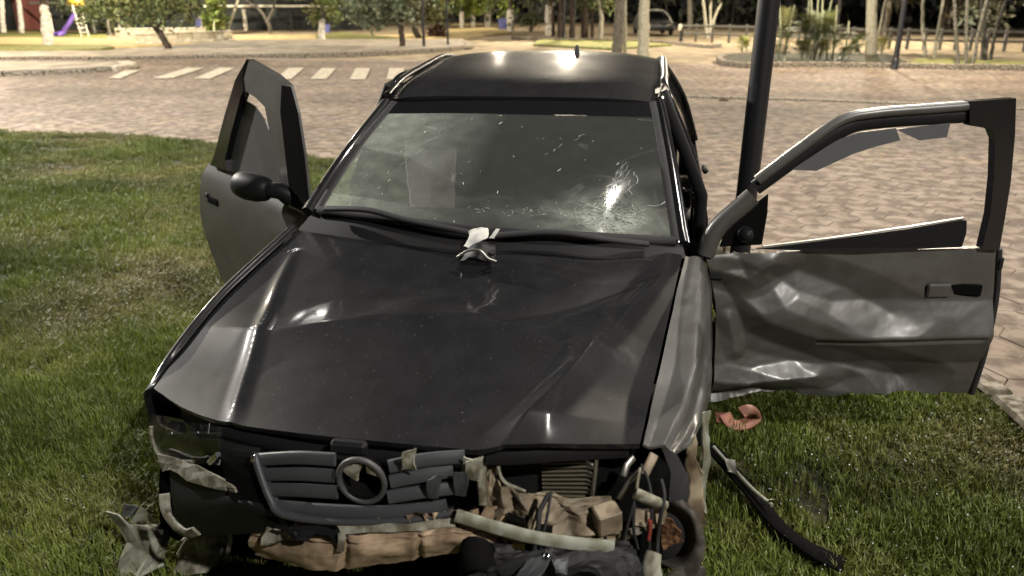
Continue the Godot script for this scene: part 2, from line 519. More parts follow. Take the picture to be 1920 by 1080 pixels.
func build_setting() -> void:
	var m := PlaneMesh.new()
	m.size = Vector2(420, 420)
	tag(part("ground", m, M.far_ground, null, Vector3(0, -0.045, -60)), "", "", "", "structure")
	var st := start()
	# the paved street: sand bed, then the hexagonal stones on it
	m = PlaneMesh.new()
	m.size = Vector2(58, 21)
	var road := part("road", m, M.road_sand, null, Vector3(-8, -0.007, -13.0))
	tag(road, "", "", "", "structure")
	m = PlaneMesh.new()
	m.size = Vector2(40, 14)
	tag(part("pavement", m, M.road_sand, null, Vector3(16.0, -0.02, 1.0)), "", "", "", "structure")
	# lawn
	st.set_smooth_group(0)
	var cols := 110
	var rows := 60
	var P := func(i: int, j: int) -> Vector3:
		var x := lerpf(2.5, -19.0, pow(float(i) / cols, 1.25))
		var z := lerpf(edge_z(x) + 0.1, 7.0, pow(float(j) / rows, 1.5))
		return Vector3(x, lawn_y(x, z), z)
	for i in cols:
		for j in rows: quad(st, P.call(i, j), P.call(i + 1, j), P.call(i + 1, j + 1), P.call(i, j + 1))
	tag(part("lawn", done(st), M.soil), "", "", "", "structure")
	build_pavers(road)
	build_kerbs()
	# zebra crossing, painted stripes on the stones
	var stripes := [[Vector3(-12.216, 0, -15.97), Vector3(-11.93, 0, -16.02), Vector3(-12.857, 0, -18.162), Vector3(-13.231, 0, -18.096)], [Vector3(-11.17, 0, -16.154), Vector3(-10.735, 0, -16.23), Vector3(-11.597, 0, -19.18), Vector3(-12.071, 0, -19.097)], [Vector3(-10.188, 0, -16.258), Vector3(-9.791, 0, -16.327), Vector3(-10.78, 0, -19.323), Vector3(-11.181, 0, -19.253)], [Vector3(-9.199, 0, -16.363), Vector3(-8.828, 0, -16.428), Vector3(-9.848, 0, -19.487), Vector3(-10.264, 0, -19.414)], [Vector3(-8.229, 0, -16.465), Vector3(-7.86, 0, -16.53), Vector3(-8.915, 0, -19.651), Vector3(-9.331, 0, -19.578)], [Vector3(-7.416, 0, -16.608), Vector3(-7.047, 0, -16.673), Vector3(-8.021, 0, -19.717), Vector3(-8.407, 0, -19.649)], [Vector3(-6.493, 0, -16.703), Vector3(-6.124, 0, -16.768), Vector3(-7.107, 0, -19.877), Vector3(-7.492, 0, -19.81)], [Vector3(-5.645, 0, -16.852), Vector3(-5.289, 0, -16.914), Vector3(-6.192, 0, -20.038), Vector3(-6.592, 0, -19.968)], [Vector3(-4.81, 0, -16.999), Vector3(-4.442, 0, -17.063), Vector3(-5.278, 0, -20.199), Vector3(-5.678, 0, -20.128)], [Vector3(-3.951, 0, -17.15), Vector3(-3.582, 0, -17.214), Vector3(-4.364, 0, -20.359), Vector3(-4.764, 0, -20.289)]]
	for q in stripes:
		st = start()
		slab(st, q, Vector3.UP, 0.006)
		tag(part("zebra_stripe", done(st), M.zebra_paint, null, Vector3(0, 0.019, 0)), "", "", "", "structure")
	# verges and paths beyond the street: sheets 4 mm apart
	flat("sidewalk", [Vector3(-24.926, 0, -18.934), Vector3(-18.73, 0, -21.398), Vector3(-16.59, 0, -21.774), Vector3(-13.853, 0, -22.999), Vector3(-9.943, 0, -25.022), Vector3(-8.246, 0, -26.792), Vector3(-6.477, 0, -30.167), Vector3(-8.104, 0, -35.072), Vector3(-14.45, 0, -33.957), Vector3(-17.993, 0, -32.36), Vector3(-18.302, 0, -24.719), Vector3(-28.387, 0, -21.782)], M.sidewalk_concrete, 0.11)
	flat("grass_verge", [Vector3(-30.461, 0, -21.701), Vector3(-22.176, 0, -24.039), Vector3(-20.171, 0, -24.697), Vector3(-19.272, 0, -25.487), Vector3(-19.638, 0, -26.767), Vector3(-20.523, 0, -27.699), Vector3(-25.307, 0, -27.625), Vector3(-35.794, 0, -25.783)], M.far_turf, 0.116)
	flat("sand_path", [Vector3(-35.794, 0, -25.783), Vector3(-25.76, 0, -28.144), Vector3(-21.007, 0, -28.38), Vector3(-20.091, 0, -28.938), Vector3(-18.231, 0, -32.799), Vector3(-22.013, 0, -34.735), Vector3(-25.798, 0, -34.92), Vector3(-31.501, 0, -35.416), Vector3(-43.946, 0, -32.023)], M.yellow_sand, 0.02)
	flat("park_lawn", [Vector3(-47.181, 0, -32.05), Vector3(-31.734, 0, -35.688), Vector3(-25.983, 0, -35.179), Vector3(-30.312, 0, -41.238), Vector3(-38.207, 0, -43.242), Vector3(-57.986, 0, -39.768)], M.far_turf, 0.024)
	flat("dry_grass", [Vector3(-13.364, 0, -31.366), Vector3(-10.031, 0, -31.111), Vector3(-9.408, 0, -32.061), Vector3(-11.442, 0, -37.154), Vector3(-17.787, 0, -45.077), Vector3(-17.498, 0, -40.512)], M.far_turf, 0.02)
	flat("far_path", [Vector3(-17.311, 0, -31.554), Vector3(-14.069, 0, -33.05), Vector3(-8.304, 0, -33.137), Vector3(-8.797, 0, -39.405), Vector3(-7.641, 0, -45.221), Vector3(-13.607, 0, -64.336), Vector3(-15.714, 0, -63.966), Vector3(-11.519, 0, -44.539), Vector3(-14.417, 0, -41.053), Vector3(-17.218, 0, -40.561), Vector3(-21.699, 0, -39.774)], M.yellow_sand, 0.008)
	flat("park_verge", [Vector3(-4.573, 0, -32.91), Vector3(-1.105, 0, -30.377), Vector3(1.142, 0, -33.914), Vector3(-1.24, 0, -37.303), Vector3(-5.115, 0, -38.266)], M.far_turf, 0.03)
	flat("planting_bed", [Vector3(2.401, 0, -23.099), Vector3(3.016, 0, -22.025), Vector3(4.559, 0, -22.873), Vector3(7.645, 0, -23.815), Vector3(8.039, 0, -27.102), Vector3(7.021, 0, -27.725), Vector3(4.913, 0, -27.354), Vector3(2.876, 0, -25.685)], M.soil, 0.1)
	flat("dry_bed", [Vector3(7.224, 0, -22.764), Vector3(10.617, 0, -22.811), Vector3(14.642, 0, -21.856), Vector3(16.199, 0, -24.53), Vector3(11.448, 0, -24.897), Vector3(10.486, 0, -26.291), Vector3(8.528, 0, -25.947)], M.far_turf, 0.06)


func flat(called: String, q: Array, m: Material, high: float) -> void:     # a ground sheet with its own edge
	var st := start()
	slab(st, q, Vector3.UP, 0.1)
	tag(part(called, done(st), m, null, Vector3(0, high - 0.05, 0)), "", "", "", "structure")


func street_tone(p: Vector3) -> float:     # worn and stained bands along the street
	return clampf(0.88 + 0.34 * wob.get_noise_2d(p.x * 0.25 + 7.0, p.z * 1.3) + 0.25 * wob.get_noise_2d(p.x * 1.2, p.z * 1.6 + 30.0) - 0.16 * exp(-pow((p.z + 12.5) / 1.3, 2)), 0.45, 1.25)


func build_pavers(road: Node3D) -> void:
	var r := 0.163
	var hexes := []
	for v in 3:
		var st := start()
		var c := ring_section(r - 0.0025 - 0.001 * v, 6)
		st.set_smooth_group(NOSMOOTH)
		var top := []
		var mid := []
		for p in c:
			top.append(Vector3(p.x * 0.97, 0.0, p.y * 0.97))
			mid.append(Vector3(p.x, -0.003, p.y))
		for i in 6:
			var j := (i + 1) % 6
			tri(st, Vector3.ZERO + Vector3(0, 0.001 * v, 0), top[j], top[i])
			quad(st, top[i], top[j], mid[j], mid[i])
			quad(st, mid[i], mid[j], mid[j] - Vector3(0, 0.03, 0), mid[i] - Vector3(0, 0.03, 0))
		hexes.append(done(st))
	var near := []
	var rest := [[], [], []]
	var tints := [[], [], []]
	var dx := r * 1.5
	var dz := r * sqrt(3.0)
	var eye := Vector3(0.568, 1.754, 1.51)
	for i in range(-90, 52):
		for j in range(-88, 18):
			var p := Vector3(i * dx, 0.0, j * dz + (dz * 0.5 if i & 1 else 0.0))
			if p.z > edge_z(p.x) - 0.22 and p.x < 2.75: continue
			if p.x > 2.75 and p.z > 3.0: continue
			if p.z > 3.0 or p.z < -22.6 or p.x < -21.5 or p.x > 12.0: continue
			var e := p - eye
			var side := e.x * 0.985 - e.z * -0.173
			var ahead := -e.z * 0.985 - e.x * 0.173
			if ahead < 0.3 or absf(side) > ahead * 0.8 + 2.0: continue
			p.y = rng.randf_range(-0.0015, 0.0015) + 0.004 * wob.get_noise_2d(p.x, p.z)
			var t := Transform3D(Basis(Vector3(rng.randf_range(-1, 1), 0, rng.randf_range(-1, 1)).normalized(), rng.randf_range(0, 0.003)) * Basis(Vector3.UP, rng.randi() % 6 * PI / 3), p)
			var k := rng.randf_range(0.88, 1.08) 
			var c := Color(0.285 * k, 0.222 * k * rng.randf_range(0.96, 1.04), 0.172 * k * rng.randf_range(0.9, 1.08))
			var hidden := p.x > -2.2 and p.x < 1.1 and p.z > -9.0
			if not hidden and ahead < 8.6 and absf(side) < ahead * 0.67: near.append([e.length(), t, c])
			else:
				rest[rng.randi() % 3].append(t)
	near.sort_custom(func(a, b): return a[0] < b[0])
	var few := []
	for k in 3:
		var m: StandardMaterial3D = M.paver.duplicate()
		var f: float = [0.88, 0.97, 1.06][k]
		m.vertex_color_use_as_albedo = false
		m.albedo_color = lin(0.285 * f, [0.223, 0.219, 0.226][k] * f, [0.174, 0.168, 0.178][k] * f)
		few.append(m)
	for k in near.size():
		if k < 300:
			var o := part("paving_stone", hexes[k % 3], few[rng.randi() % 3], road)
			var w: Transform3D = near[k][1]
			o.transform = Transform3D(w.basis, w.origin - road.position)
		else: rest[k % 3].append(near[k][1])
	var all: Array = rest[0] + rest[1] + rest[2]
	var shade := []
	for t in all:
		var k := rng.randf_range(0.88, 1.08) * street_tone(t.origin)
		shade.append(Color(0.285 * k, 0.222 * k * rng.randf_range(0.96, 1.04), 0.172 * k * rng.randf_range(0.9, 1.08)))
	var mm := many("paving_stones", hexes[0], M.paver, all, shade, road)
	mm.position = -road.position
	tag(mm, "", "", "", "stuff")


func kerb_run(called: String, line: Array, w: float, high: float, step: float, m: Array, closed := false) -> void:
	# kerb stones laid one by one along a line, each a piece of its own
	var holder := Node3D.new()
	put(holder, called)
	tag(holder, "", "", "", "structure")
	var pts := curve(line, line.size() * 12)
	var at := 0.0
	var last: Vector3 = pts[0]
	for i in range(1, pts.size()):
		at += pts[i].distance_to(pts[i - 1])
		if at < step: continue
		at = 0.0
		var d: Vector3 = pts[i] - last
		var l := d.length()
		var turn := Basis(Vector3.UP, atan2(-d.z, d.x)) * Basis(Vector3.RIGHT, rng.randf_range(-0.02, 0.02))
		var o := part("kerb_stone", boxy(Vector3(l - 0.012, high + 0.1, w), 0.018), m[holder.get_child_count() % m.size()], holder, (last + pts[i]) * 0.5 + Vector3(0, high * 0.5 - 0.05 + rng.randf_range(-0.004, 0.004), 0))
		o.basis = turn
		last = pts[i]


func build_kerbs() -> void:
	kerb_run("kerb_lawn", kerb_line.slice(0, 10), 0.13, 0.085, 0.8, [M.kerb_concrete, M.kerb_concrete, M.worn_yellow_kerb])
	kerb_run("kerb_street", [Vector3(-0.285, 0, -15.423), Vector3(1.195, 0, -14.512), Vector3(2.767, 0, -14.431), Vector3(4.158, 0, -14.251), Vector3(6.764, 0, -13.557), Vector3(9.357, 0, -12.776)], 0.22, 0.03, 0.9, [M.kerb_concrete])
	kerb_run("kerb_island", [Vector3(-18.74, 0, -15.104), Vector3(-15.799, 0, -16.055), Vector3(-14.395, 0, -17.068), Vector3(-13.562, 0, -18.124), Vector3(-13.89, 0, -19.244), Vector3(-14.578, 0, -19.81), Vector3(-15.994, 0, -19.764), Vector3(-18.195, 0, -19.481), Vector3(-22.766, 0, -18.678)], 0.3, 0.12, 0.8, [M.kerb_concrete])
	kerb_run("kerb_nose", [Vector3(-13.552, 0, -17.955), Vector3(-13.515, 0, -18.394), Vector3(-13.788, 0, -19.167), Vector3(-14.565, 0, -19.913)], 0.34, 0.125, 0.7, [M.zebra_paint])
	flat("traffic_island", [Vector3(-18.874, 0, -15.223), Vector3(-15.915, 0, -16.183), Vector3(-14.505, 0, -17.208), Vector3(-13.741, 0, -18.266), Vector3(-13.992, 0, -19.226), Vector3(-14.591, 0, -19.707), Vector3(-15.925, 0, -19.674), Vector3(-22.573, 0, -18.507)], M.sidewalk_concrete, 0.1)
	kerb_run("kerb_sidewalk", [Vector3(-24.926, 0, -18.934), Vector3(-18.643, 0, -21.293), Vector3(-16.513, 0, -21.667), Vector3(-13.786, 0, -22.884), Vector3(-9.892, 0, -24.892), Vector3(-8.059, 0, -26.825), Vector3(-6.882, 0, -29.363), Vector3(-7.386, 0, -32.416), Vector3(-8.413, 0, -34.524)], 0.16, 0.12, 0.9, [M.kerb_concrete])
	kerb_run("kerb_planting", [Vector3(4.954, 0, -27.639), Vector3(2.916, 0, -26.202), Vector3(2.397, 0, -23.954), Vector3(2.842, 0, -21.995), Vector3(4.528, 0, -22.672), Vector3(6.789, 0, -22.688), Vector3(8.632, 0, -22.462), Vector3(10.466, 0, -22.431), Vector3(14.348, 0, -21.351)], 0.18, 0.14, 0.9, [M.kerb_concrete])
	kerb_run("kerb_park", [Vector3(-6.479, 0, -38.605), Vector3(-4.96, 0, -37.183), Vector3(-2.698, 0, -37.047), Vector3(0.703, 0, -35.645), Vector3(2.567, 0, -32.134), Vector3(3.091, 0, -33.831)], 0.16, 0.1, 0.9, [M.kerb_concrete])


# ---------------------------------------------------------------- trees
var leaf_mesh: ArrayMesh
var frond_mesh: ArrayMesh


func make_leaves() -> void:
	var st := start()
	st.set_smooth_group(NOSMOOTH)
	var a := Vector3(0, 0, 0)
	var b := Vector3(0.24, 0.05, 0.45)
	var c := Vector3(-0.24, 0.05, 0.45)
	var d := Vector3(0, -0.06, 1.0)
	var e := Vector3(0, -0.03, 0.5)
	tri(st, a, b, e)
	tri(st, a, e, c)
	tri(st, b, d, e)
	tri(st, c, e, d)
	leaf_mesh = done(st)
	# a frond: an arching rib with leaflets on either side
	st = start()
	st.set_smooth_group(NOSMOOTH)
	var rib := func(t: float) -> Vector3: return Vector3(0, 0.75 * t - 0.62 * t * t, 0.85 * t)
	for k in 14:
		var t := 0.12 + 0.88 * k / 14.0
		for s in [-1.0, 1.0]:
			var l := 0.3 * sin(PI * (0.15 + 0.8 * t)) + 0.06
			var p: Vector3 = rib.call(t)
			tri(st, p, p + Vector3(s * l, 0.02 - 0.12 * l, 0.22), p + Vector3(0, 0, 0.05))
	for k in 6:
		var p: Vector3 = rib.call(k / 6.0)
		var q: Vector3 = rib.call((k + 1) / 6.0)
		quad(st, p + Vector3(0.01, 0, 0), q + Vector3(0.008, 0, 0), q - Vector3(0.008, 0, 0), p - Vector3(0.01, 0, 0))
	frond_mesh = done(st)


func crown(o: Node3D, called: String, blobs: Array, tint: Color, size: float, density := 1.0) -> void:
	# leaves in clumps through the volume of ellipsoids [centre, radii, number of clumps]
	var where := []
	var tints := []
	for b in blobs:
		var c: Vector3 = b[0] - o.position
		var r: Vector3 = b[1]
		for k in b[2]:
			var d := Vector3(rng.randfn(), rng.randfn(), rng.randfn()).normalized() * pow(rng.randf(), 0.45)
			var p := c + d * r
			var spread := 0.16 + 0.2 * minf(r.x, minf(r.y, r.z))
			var tone := rng.randf_range(0.55, 1.5)
			var warm := rng.randf_range(-0.15, 0.25)
			for i in int(19 * density):
				var q := p + Vector3(rng.randfn(), rng.randfn() * 0.7, rng.randfn()) * spread * 0.6
				var s := size * rng.randf_range(0.6, 1.3)
				var bs := Basis(Vector3(rng.randfn(), rng.randfn(), rng.randfn()).normalized(), rng.randf() * TAU).scaled(Vector3.ONE * s)
				where.append(Transform3D(bs, q))
				var w := tone * rng.randf_range(0.75, 1.25)
				tints.append(Color(tint.r * w * (1 + warm), tint.g * w, tint.b * w))
	tag(many(called, leaf_mesh, M.leaf, where, tints, o), "", "", "", "stuff")


func tree(called: String, label: String, group: String, base: Vector3, trunks: Array, blobs: Array, tint: Color, size := 0.22, density := 1.0) -> Node3D:
	# trunks: [path, radius at the foot, radius at the top, material, part name]
	var o := thing(called, label, "tree", base, group)
	for t in trunks:
		var path := []
		for p in t[0]: path.append(p - base)
		var fine := curve(path, 6 + path.size() * 2)
		for i in range(1, fine.size() - 1): fine[i] += Vector3(rng.randf_range(-1, 1), 0, rng.randf_range(-1, 1)) * t[1] * 0.16
		fine[0] -= Vector3(0, 0.1, 0)
		part(t[4] if t.size() > 4 else "trunk", done(tube(fine, t[1], t[2], 9)), t[3], o)
	if blobs.size() > 0: crown(o, "crown", blobs, tint, size, density)
	return o


func plain_tree(called: String, label: String, group: String, at: Vector3, high: float, r: float, m: Material, tint: Color, spread: float, size: float, lean := 0.0, wash := 0.0) -> void:
	var top := at + Vector3(lean, high, 0)
	var path := [at, at.lerp(top, 0.35) + Vector3(-lean * 0.15, 0, 0.05), at.lerp(top, 0.7), top]
	var limbs := [[path, r, r * 0.5, m]]
	if wash > 0.0: limbs.append([[at, at + Vector3(lean * wash / high * 0.8, wash, 0.015)], r * 1.3, r * 1.25, M.whitewash, "painted_trunk"])
	var blobs := [[top + Vector3(0, spread * 0.4, 0), Vector3(spread, spread * 0.75, spread), int(26 * spread)]]
	for k in 4:
		var a := TAU * k / 4 + rng.randf() * 1.2
		var tip := top + Vector3(cos(a) * spread * 0.75, rng.randf_range(-0.25, 0.5) * spread, sin(a) * spread * 0.75)
		limbs.append([[at.lerp(top, 0.78), (at.lerp(top, 0.95) + tip) * 0.5 + Vector3(0, 0.2, 0), tip], r * 0.45, r * 0.15, m, "limb"])
		blobs.append([tip, Vector3.ONE * spread * 0.5, int(12 * spread)])
	tree(called, label, group, at, limbs, blobs, tint, size, 0.9)


func build_background() -> void:
	make_leaves()
	var olive := Color(0.135, 0.165, 0.06)
	var dull := Color(0.13, 0.155, 0.09)
	var fresh := Color(0.13, 0.18, 0.035)
	var murk := Color(0.085, 0.096, 0.062)
	# --- left, over the sidewalk
	tree("leaning_tree", "small tree with a thin leaning dark trunk and spreading crown on the sidewalk", "", Vector3(-16.837, 0, -25.914), [[[Vector3(-16.837, 0, -25.914), Vector3(-16.99, 0.31, -25.968), Vector3(-17.2, 0.637, -26.051), Vector3(-17.381, 0.894, -26.005), Vector3(-17.577, 1.401, -26.049)], 0.14, 0.08, M.dark_bark], [[Vector3(-17.339, 0.822, -25.986), Vector3(-16.677, 1.259, -26.047), Vector3(-16.292, 1.671, -26.374)], 0.07, 0.03, M.dark_bark, "limb"], [[Vector3(-17.466, 1.038, -26.043), Vector3(-18.454, 1.398, -26.218), Vector3(-19.296, 1.579, -26.244)], 0.06, 0.03, M.dark_bark, "limb"]],
		[[Vector3(-18.653, 1.543, -26.236), Vector3(1.6, 0.75, 1.2), 60], [Vector3(-16.826, 1.618, -26.045), Vector3(1.3, 0.85, 1.2), 55], [Vector3(-17.886, 2.487, -26.609), Vector3(2.4, 1.1, 1.8), 90], [Vector3(-19.903, 1.394, -26.286), Vector3(0.7, 0.55, 0.7), 18], [Vector3(-16.095, 1.545, -26.362), Vector3(0.6, 0.55, 0.6), 16]], olive, 0.2)
	tree("dense_shrub", "tall fresh green shrub between the leaning tree and the curved pale trunks", "", Vector3(-22.792, 0, -39.582), [[[Vector3(-22.792, 0, -39.582), Vector3(-23.948, 0.925, -41.921)], 0.06, 0.03, M.green_bark, "stem"]], [[Vector3(-23.965, 1.205, -42.02), Vector3(0.65, 1.0, 0.6), 40], [Vector3(-23.931, 0.513, -41.448), Vector3(0.5, 0.6, 0.5), 18]], fresh, 0.3)
	tree("curved_tree", "slim tree with two curving pale trunks right of the green shrub", "", Vector3(-23.72, 0, -42.396), [[[Vector3(-23.899, 0, -42.365), Vector3(-24.103, 0.57, -42.519), Vector3(-24.225, 1.083, -42.685), Vector3(-24.112, 1.652, -42.914), Vector3(-23.904, 2.62, -43.306)], 0.1, 0.06, M.pale_bark], [[Vector3(-23.541, 0, -42.428), Vector3(-23.472, 0.485, -42.598), Vector3(-23.297, 1.026, -42.828), Vector3(-23.094, 1.595, -43.072), Vector3(-22.941, 2.478, -43.423)], 0.1, 0.06, M.pale_bark]],
		[[Vector3(-23.471, 3.332, -43.643), Vector3(1.8, 1.2, 1.5), 60], [Vector3(-24.33, 2.278, -43.106), Vector3(0.9, 0.7, 0.8), 24]], olive, 0.24)
	tree("forked_tree", "pale tree forking low in front of the dark building", "", Vector3(-21.515, 0, -43.589), [[[Vector3(-21.515, 0, -43.589), Vector3(-21.52, 0.381, -43.551), Vector3(-21.655, 0.612, -43.612)], 0.13, 0.1, M.grey_bark], [[Vector3(-21.655, 0.612, -43.612), Vector3(-21.922, 1.016, -43.713), Vector3(-22.34, 1.42, -43.788), Vector3(-22.777, 1.651, -43.796), Vector3(-23.153, 2.343, -43.984)], 0.09, 0.05, M.grey_bark, "limb"], [[Vector3(-21.625, 0.612, -43.617), Vector3(-21.495, 0.958, -43.767), Vector3(-21.364, 1.276, -43.907), Vector3(-21.129, 2.343, -44.34)], 0.09, 0.05, M.grey_bark, "limb"]],
		[[Vector3(-22.132, 2.92, -44.375), Vector3(2.2, 1.1, 1.5), 70], [Vector3(-20.492, 2.341, -44.235), Vector3(1.0, 0.6, 1.0), 26]], dull, 0.24)
	tree("whitewashed_tree", "light green tree with a whitewashed trunk right of the dark building", "", Vector3(-14.379, 0, -33.969), [[[Vector3(-14.379, 0, -33.969), Vector3(-14.418, 0.949, -34.319), Vector3(-14.469, 1.764, -34.609), Vector3(-14.563, 2.894, -35.007)], 0.11, 0.07, M.grey_bark], [[Vector3(-14.379, 0, -33.969), Vector3(-14.386, 0.452, -34.142), Vector3(-14.416, 0.927, -34.311)], 0.15, 0.145, M.whitewash, "painted_trunk"]],
		[[Vector3(-14.031, 1.583, -34.62), Vector3(0.62, 0.7, 0.6), 26], [Vector3(-14.722, 1.266, -34.382), Vector3(0.3, 0.45, 0.4), 12], [Vector3(-14.369, 2.442, -34.876), Vector3(1.2, 0.9, 1.1), 50], [Vector3(-13.85, 1.083, -34.576), Vector3(0.25, 0.35, 0.3), 8]], Color(0.15, 0.18, 0.05), 0.2)
	tree("broad_tree", "broad grey green tree with a brown trunk left of the thin lamp post", "", Vector3(-9.028, 0, -28.986), [[[Vector3(-9.028, 0, -28.986), Vector3(-9.102, 0.575, -29.178), Vector3(-9.161, 1.188, -29.392), Vector3(-9.273, 2.337, -29.794)], 0.12, 0.08, M.dark_bark], [[Vector3(-9.155, 1.092, -29.358), Vector3(-9.895, 1.569, -29.62), Vector3(-10.597, 1.956, -29.854)], 0.07, 0.03, M.dark_bark, "limb"]],
		[[Vector3(-10.299, 1.569, -29.549), Vector3(1.1, 0.7, 1.1), 52], [Vector3(-9.39, 1.533, -29.371), Vector3(0.9, 0.75, 0.9), 44], [Vector3(-11.085, 1.411, -29.784), Vector3(0.7, 0.55, 0.8), 24], [Vector3(-9.921, 2.531, -29.86), Vector3(2.0, 1.1, 1.7), 80], [Vector3(-10.092, 1.025, -29.601), Vector3(0.6, 0.35, 0.6), 14]], dull, 0.2)
	tree("leaning_tree", "tree with a leaning brown trunk just behind the thin lamp post", "", Vector3(-10.944, 0, -37.821), [[[Vector3(-10.944, 0, -37.821), Vector3(-11.176, 0.417, -37.932), Vector3(-11.283, 0.907, -38.093), Vector3(-11.234, 1.764, -38.416), Vector3(-11.101, 2.499, -38.71)], 0.16, 0.1, M.dark_bark]], [[Vector3(-10.369, 1.47, -38.46), Vector3(0.8, 0.75, 0.8), 34], [Vector3(-11.237, 1.643, -38.047), Vector3(0.7, 0.7, 0.7), 24], [Vector3(-10.749, 2.622, -38.816), Vector3(1.6, 1.0, 1.4), 55]], Color(0.11, 0.13, 0.05), 0.22)
	# the small whitewashed trunks behind the leaning tree
	var small := [[Vector3(-31.625, 0, -41.008), "leftmost"], [Vector3(-30.463, 0, -40.432), "second from the left"], [Vector3(-29.164, 0, -39.904), "third from the left"], [Vector3(-30.551, 0, -42.835), "rightmost"]]
	for s in small: plain_tree("young_tree", "young whitewashed tree behind the white planter wall, %s of four" % s[1], "young whitewashed trees by the playground", s[0], 1.5, 0.09, M.whitewash, dull, 0.95, 0.22, 0.05)
	# --- the avenue of white trunks running away
	plain_tree("avenue_tree", "whitewashed avenue tree, leftmost and farthest of the white trunks", "whitewashed trees along the avenue", Vector3(-12.602, 0, -53.814), 1.9, 0.12, M.grey_bark, fresh, 1.6, 0.26, 0.0, 1.0)
	plain_tree("avenue_tree", "whitewashed avenue tree, second of the white trunks from the left", "whitewashed trees along the avenue", Vector3(-12.36, 0, -56.207), 2.0, 0.14, M.grey_bark, fresh, 1.7, 0.26, 0.0, 1.3)
	plain_tree("avenue_tree", "whitewashed avenue tree with a bright lime crown left of the blue container", "whitewashed trees along the avenue", Vector3(-11.359, 0, -56.383), 2.0, 0.18, M.grey_bark, Color(0.2, 0.28, 0.04), 1.9, 0.26, 0.0, 1.4)
	plain_tree("avenue_tree", "whitewashed avenue tree standing right beside the blue container", "whitewashed trees along the avenue", Vector3(-8.474, 0, -49.388), 2.6, 0.17, M.grey_bark, olive, 2.0, 0.26, -0.1, 1.25)
	plain_tree("avenue_tree", "whitewashed tree with a dark band round its trunk, right of the round bush", "whitewashed trees along the avenue", Vector3(-5.386, 0, -44.081), 3.2, 0.16, M.grey_bark, olive, 1.9, 0.26, 0.0, 1.5)
	tree("round_bush", "round dark clipped bush on a short stem right of the blue container", "", Vector3(-6.939, 0, -47.844), [[[Vector3(-6.939, 0, -47.844), Vector3(-7.096, 0.303, -48.863)], 0.1, 0.08, M.dark_bark]], [[Vector3(-7.207, 0.547, -48.933), Vector3(0.5, 0.35, 0.5), 34], [Vector3(-6.995, 0.73, -49.038), Vector3(0.3, 0.3, 0.3), 14]], Color(0.05, 0.06, 0.025), 0.18)
	# --- the dark trunks in the middle
	plain_tree("dark_tree", "dark trunked tree, first in the row behind the car roof antenna", "dark trunked trees behind the car", Vector3(-4.892, 0, -42.038), 3.4, 0.1, M.dark_bark, murk, 2.2, 0.3)
	plain_tree("dark_tree", "dark trunked tree with a straight stem, second in the row right of the white trunk", "dark trunked trees behind the car", Vector3(-4.408, 0, -40.806), 3.6, 0.14, M.dark_bark, dull, 2.3, 0.3, 0.1)
	plain_tree("dark_tree", "dark trunked tree with a low side shoot in the middle of the row", "dark trunked trees behind the car", Vector3(-3.766, 0, -40.919), 3.2, 0.16, M.dark_bark, murk, 2.4, 0.3, -0.1)
	plain_tree("dark_tree", "thickest dark trunked tree left of the pale slender tree", "dark trunked trees behind the car", Vector3(-3.15, 0, -41.027), 3.8, 0.2, M.dark_bark, murk, 2.6, 0.3, 0.05)
	plain_tree("dark_tree", "thin dark trunked tree close beside the pale slender tree", "dark trunked trees behind the car", Vector3(-2.775, 0, -41.093), 3.3, 0.1, M.dark_bark, dull, 2.0, 0.3)
	tree("slender_tree", "slender pale tree forking under its crown, right of the dark trunks", "", Vector3(-2.286, 0, -39.937), [[[Vector3(-2.286, 0, -39.937), Vector3(-2.288, 0.631, -40.76), Vector3(-2.347, 1.16, -40.943), Vector3(-2.517, 1.765, -41.135), Vector3(-2.686, 2.772, -41.476)], 0.13, 0.08, M.pale_bark], [[Vector3(-2.315, 1.059, -40.912), Vector3(-2.188, 1.563, -41.119), Vector3(-2.142, 2.52, -41.479)], 0.07, 0.04, M.dark_bark, "limb"]], [[Vector3(-2.664, 3.276, -41.664), Vector3(2.0, 1.1, 1.6), 60], [Vector3(-2.967, 1.511, -41.179), Vector3(0.55, 0.4, 0.5), 14], [Vector3(-1.95, 1.563, -41.161), Vector3(0.35, 0.35, 0.35), 8]], olive, 0.26)
	tree("tall_tree", "tall tree with a thick shaded trunk and a thin pale one beside it", "", Vector3(-0.864, 0, -28.402), [[[Vector3(-0.864, 0, -28.402), Vector3(-0.872, 0.681, -28.719), Vector3(-0.861, 1.401, -28.986), Vector3(-0.879, 2.302, -29.313), Vector3(-0.943, 3.923, -29.897)], 0.2, 0.17, M.grey_bark], [[Vector3(-0.594, 0, -28.768), Vector3(-0.651, 0.851, -29.145), Vector3(-0.708, 1.762, -29.469), Vector3(-0.795, 2.854, -29.854)], 0.07, 0.06, M.pale_bark]], [[Vector3(-0.995, 4.464, -30.086), Vector3(2.0, 1.2, 2.0), 70]], olive, 0.24)
	tree("tall_tree", "tall tree with a smooth pale flaring trunk over the right corner of the car roof", "", Vector3(0.143, 0, -25.205), [[[Vector3(0.143, 0, -25.205), Vector3(0.117, 0.161, -25.248), Vector3(0.091, 0.797, -25.585), Vector3(0.085, 1.439, -25.819), Vector3(0.068, 2.243, -26.111), Vector3(-0.008, 4.01, -26.746)], 0.2, 0.15, M.pale_bark]], [[Vector3(-0.039, 4.491, -26.917), Vector3(2.0, 1.2, 2.0), 70]], olive, 0.24)
